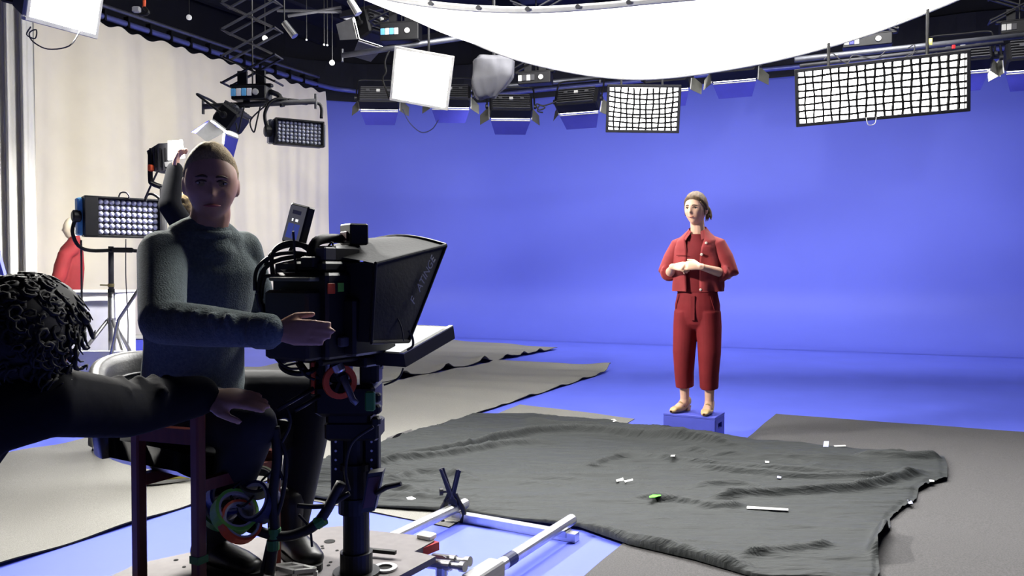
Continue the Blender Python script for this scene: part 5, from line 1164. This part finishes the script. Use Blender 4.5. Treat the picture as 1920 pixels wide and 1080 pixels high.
# mannequin
mc = V((P(128, 505, 8.9).x, 8.9, 0))
mn_ = thing('mannequin', 'bald pale mannequin in a red jacket facing left behind the white box', 'mannequin', mc)
b = MB(); HM = P(137, 428, 8.9); fm = V((-.97, -.2, .03)); head(b, HM, fm, w_=.15, h_=.25, l_=.2)
b.limb([(HM - UP * .34 + V((-.0, 0, 0)), .06), (HM - UP * .2 + V((.02, 0, 0)), .048), (HM - UP * .08 + V((.02, 0, 0)), .046)])
tb_ = [(P(124, 620, 8.9), .15, .12), (P(124, 545, 8.9), .165, .13), (P(130, 500, 8.9), .16, .125), (P(135, 468, 8.9), .12, .10), (P(138, 452, 8.9), .06, .06)]
b.limb(grow(tb_, -.02), side=(1, 0, 0)); b.limb([(P(124, 620, 8.9), .03), (V((mc.x, mc.y, .03)), .03)]); b.build('body', 'plaster', mn_, smooth=True, remesh=.009, relax=3)
m = MB(); m.limb(tb_[1:], side=(1, 0, 0), n=20); ar = P(122, 478, 8.75); m.limb([(P(136, 468, 8.8), .07), (ar, .075), (P(112, 515, 8.72), .072), (P(100, 548, 8.72), .068)], n=16); m.limb([(P(140, 466, 9.0), .07), (P(150, 510, 8.95), .045), (P(146, 545, 8.9), .05)], n=14)
m.limb([(P(141, 452, 8.9), .058), (P(141, 446, 8.9), .052)], n=14)
m.build('jacket', 'mannequin_red', mn_, smooth=True, remesh=.011, relax=3)
MB().lathe(V((mc.x, mc.y, 0)), UP, [(0, .17), (.015, .17), (.02, .04)], 20).build('base', 'steel', mn_)
# white box, foam board, blue pieces
Yw = 8.2; a, b_ = P(40, 548, Yw), P(218, 545, Yw); zt = a.z
wb = thing('white_box', 'big white box with its front tinted lavender as shade, before the mannequin', 'box', V(((a.x + b_.x) / 2, Yw, 0)))
MB().bbox(V(((a.x + b_.x) / 2, Yw + .22, zt / 2)), (b_.x - a.x, .4, zt - .004), .01).build('box_body', 'white_shaded', wb)
MB().bbox(V(((a.x + b_.x) / 2, Yw + .21, zt + .005)), (b_.x - a.x + .03, .44, .02), .004).build('lid', 'white_paint', wb)
def fl_(u, v): x = a.x + (b_.x - a.x) * u; return V((x, Yw + .012 - .012 * v - .006 * sin(u * 9) * v, zt - .02 - (.07 + .035 * (1 - u) + .012 * sin(u * 6)) * v))
MB().grid(fl_, 24, 4).build('cover_flap', 'white_paint', wb, smooth=True)
Yf = 6.72; a, b_ = P(-120, 657, Yf), P(232, 657, Yf)
fb = thing('foam_board', 'bright white foam board standing on the floor behind the crouching assistant', 'board', V(((a.x + b_.x) / 2, Yf, 0)))
MB().bbox(V(((a.x + b_.x) / 2, Yf + .025, a.z / 2)), (b_.x - a.x, .05, a.z - .012), .004).build('panel', 'foam', fb)
for x in (a.x + .1, b_.x - .1): MB().bbox(V((x, Yf + .03, .012)), (.06, .24, .022), .003).build('foot', 'white_paint', fb)
a, b_ = P(222, 632, 9.5), P(300, 630, 9.5); bl = thing('blue_riser', 'low blue riser with a grey edge at the foot of the white curtain', 'riser', V(((a.x + b_.x) / 2, 9.5, 0)))
MB().bbox(V(((a.x + b_.x) / 2, 9.7, (a.z - .03) / 2)), (b_.x - a.x + .1, .4, a.z - .03), .006).build('riser_body', 'blue_box', bl); MB().bbox(V(((a.x + b_.x) / 2, 9.7, a.z - .012)), (b_.x - a.x + .12, .42, .024), .004).build('riser_edge', 'hem', bl)
a, b_ = P(-6, 478, 6.2), P(16, 556, 6.0); fx = thing('blue_flat', 'blue painted flat leaning at the left edge of the picture', 'flat', V((a.x, 6.1, 0)))
low = V((P(120, 900, 6.2).x - 1.1, 5.9, .01)); dirp = (b_ - a).normalized(); ft = G(20, 834, .03)
tpp = a - dirp * .35
MB().tube([tpp, b_, ft], .03, 4).build('stile_edge', 'blue_box', fx); MB().bar(tpp, ft, .05, .07, up=(0, 1, 0)).build('stile', 'blue_box', fx); MB().bar(tpp - V((.75, 0, 0)), ft - V((.75, 0, 0)), .05, .07, up=(0, 1, 0)).build('stile', 'blue_box', fx)
MB().prism([tpp + V((0, .05, 0)), ft + V((0, .05, 0)), ft + V((-.75, .05, 0)), tpp + V((-.75, .05, 0))], (0, .012, 0)).build('panel', 'dark_grey', fx)
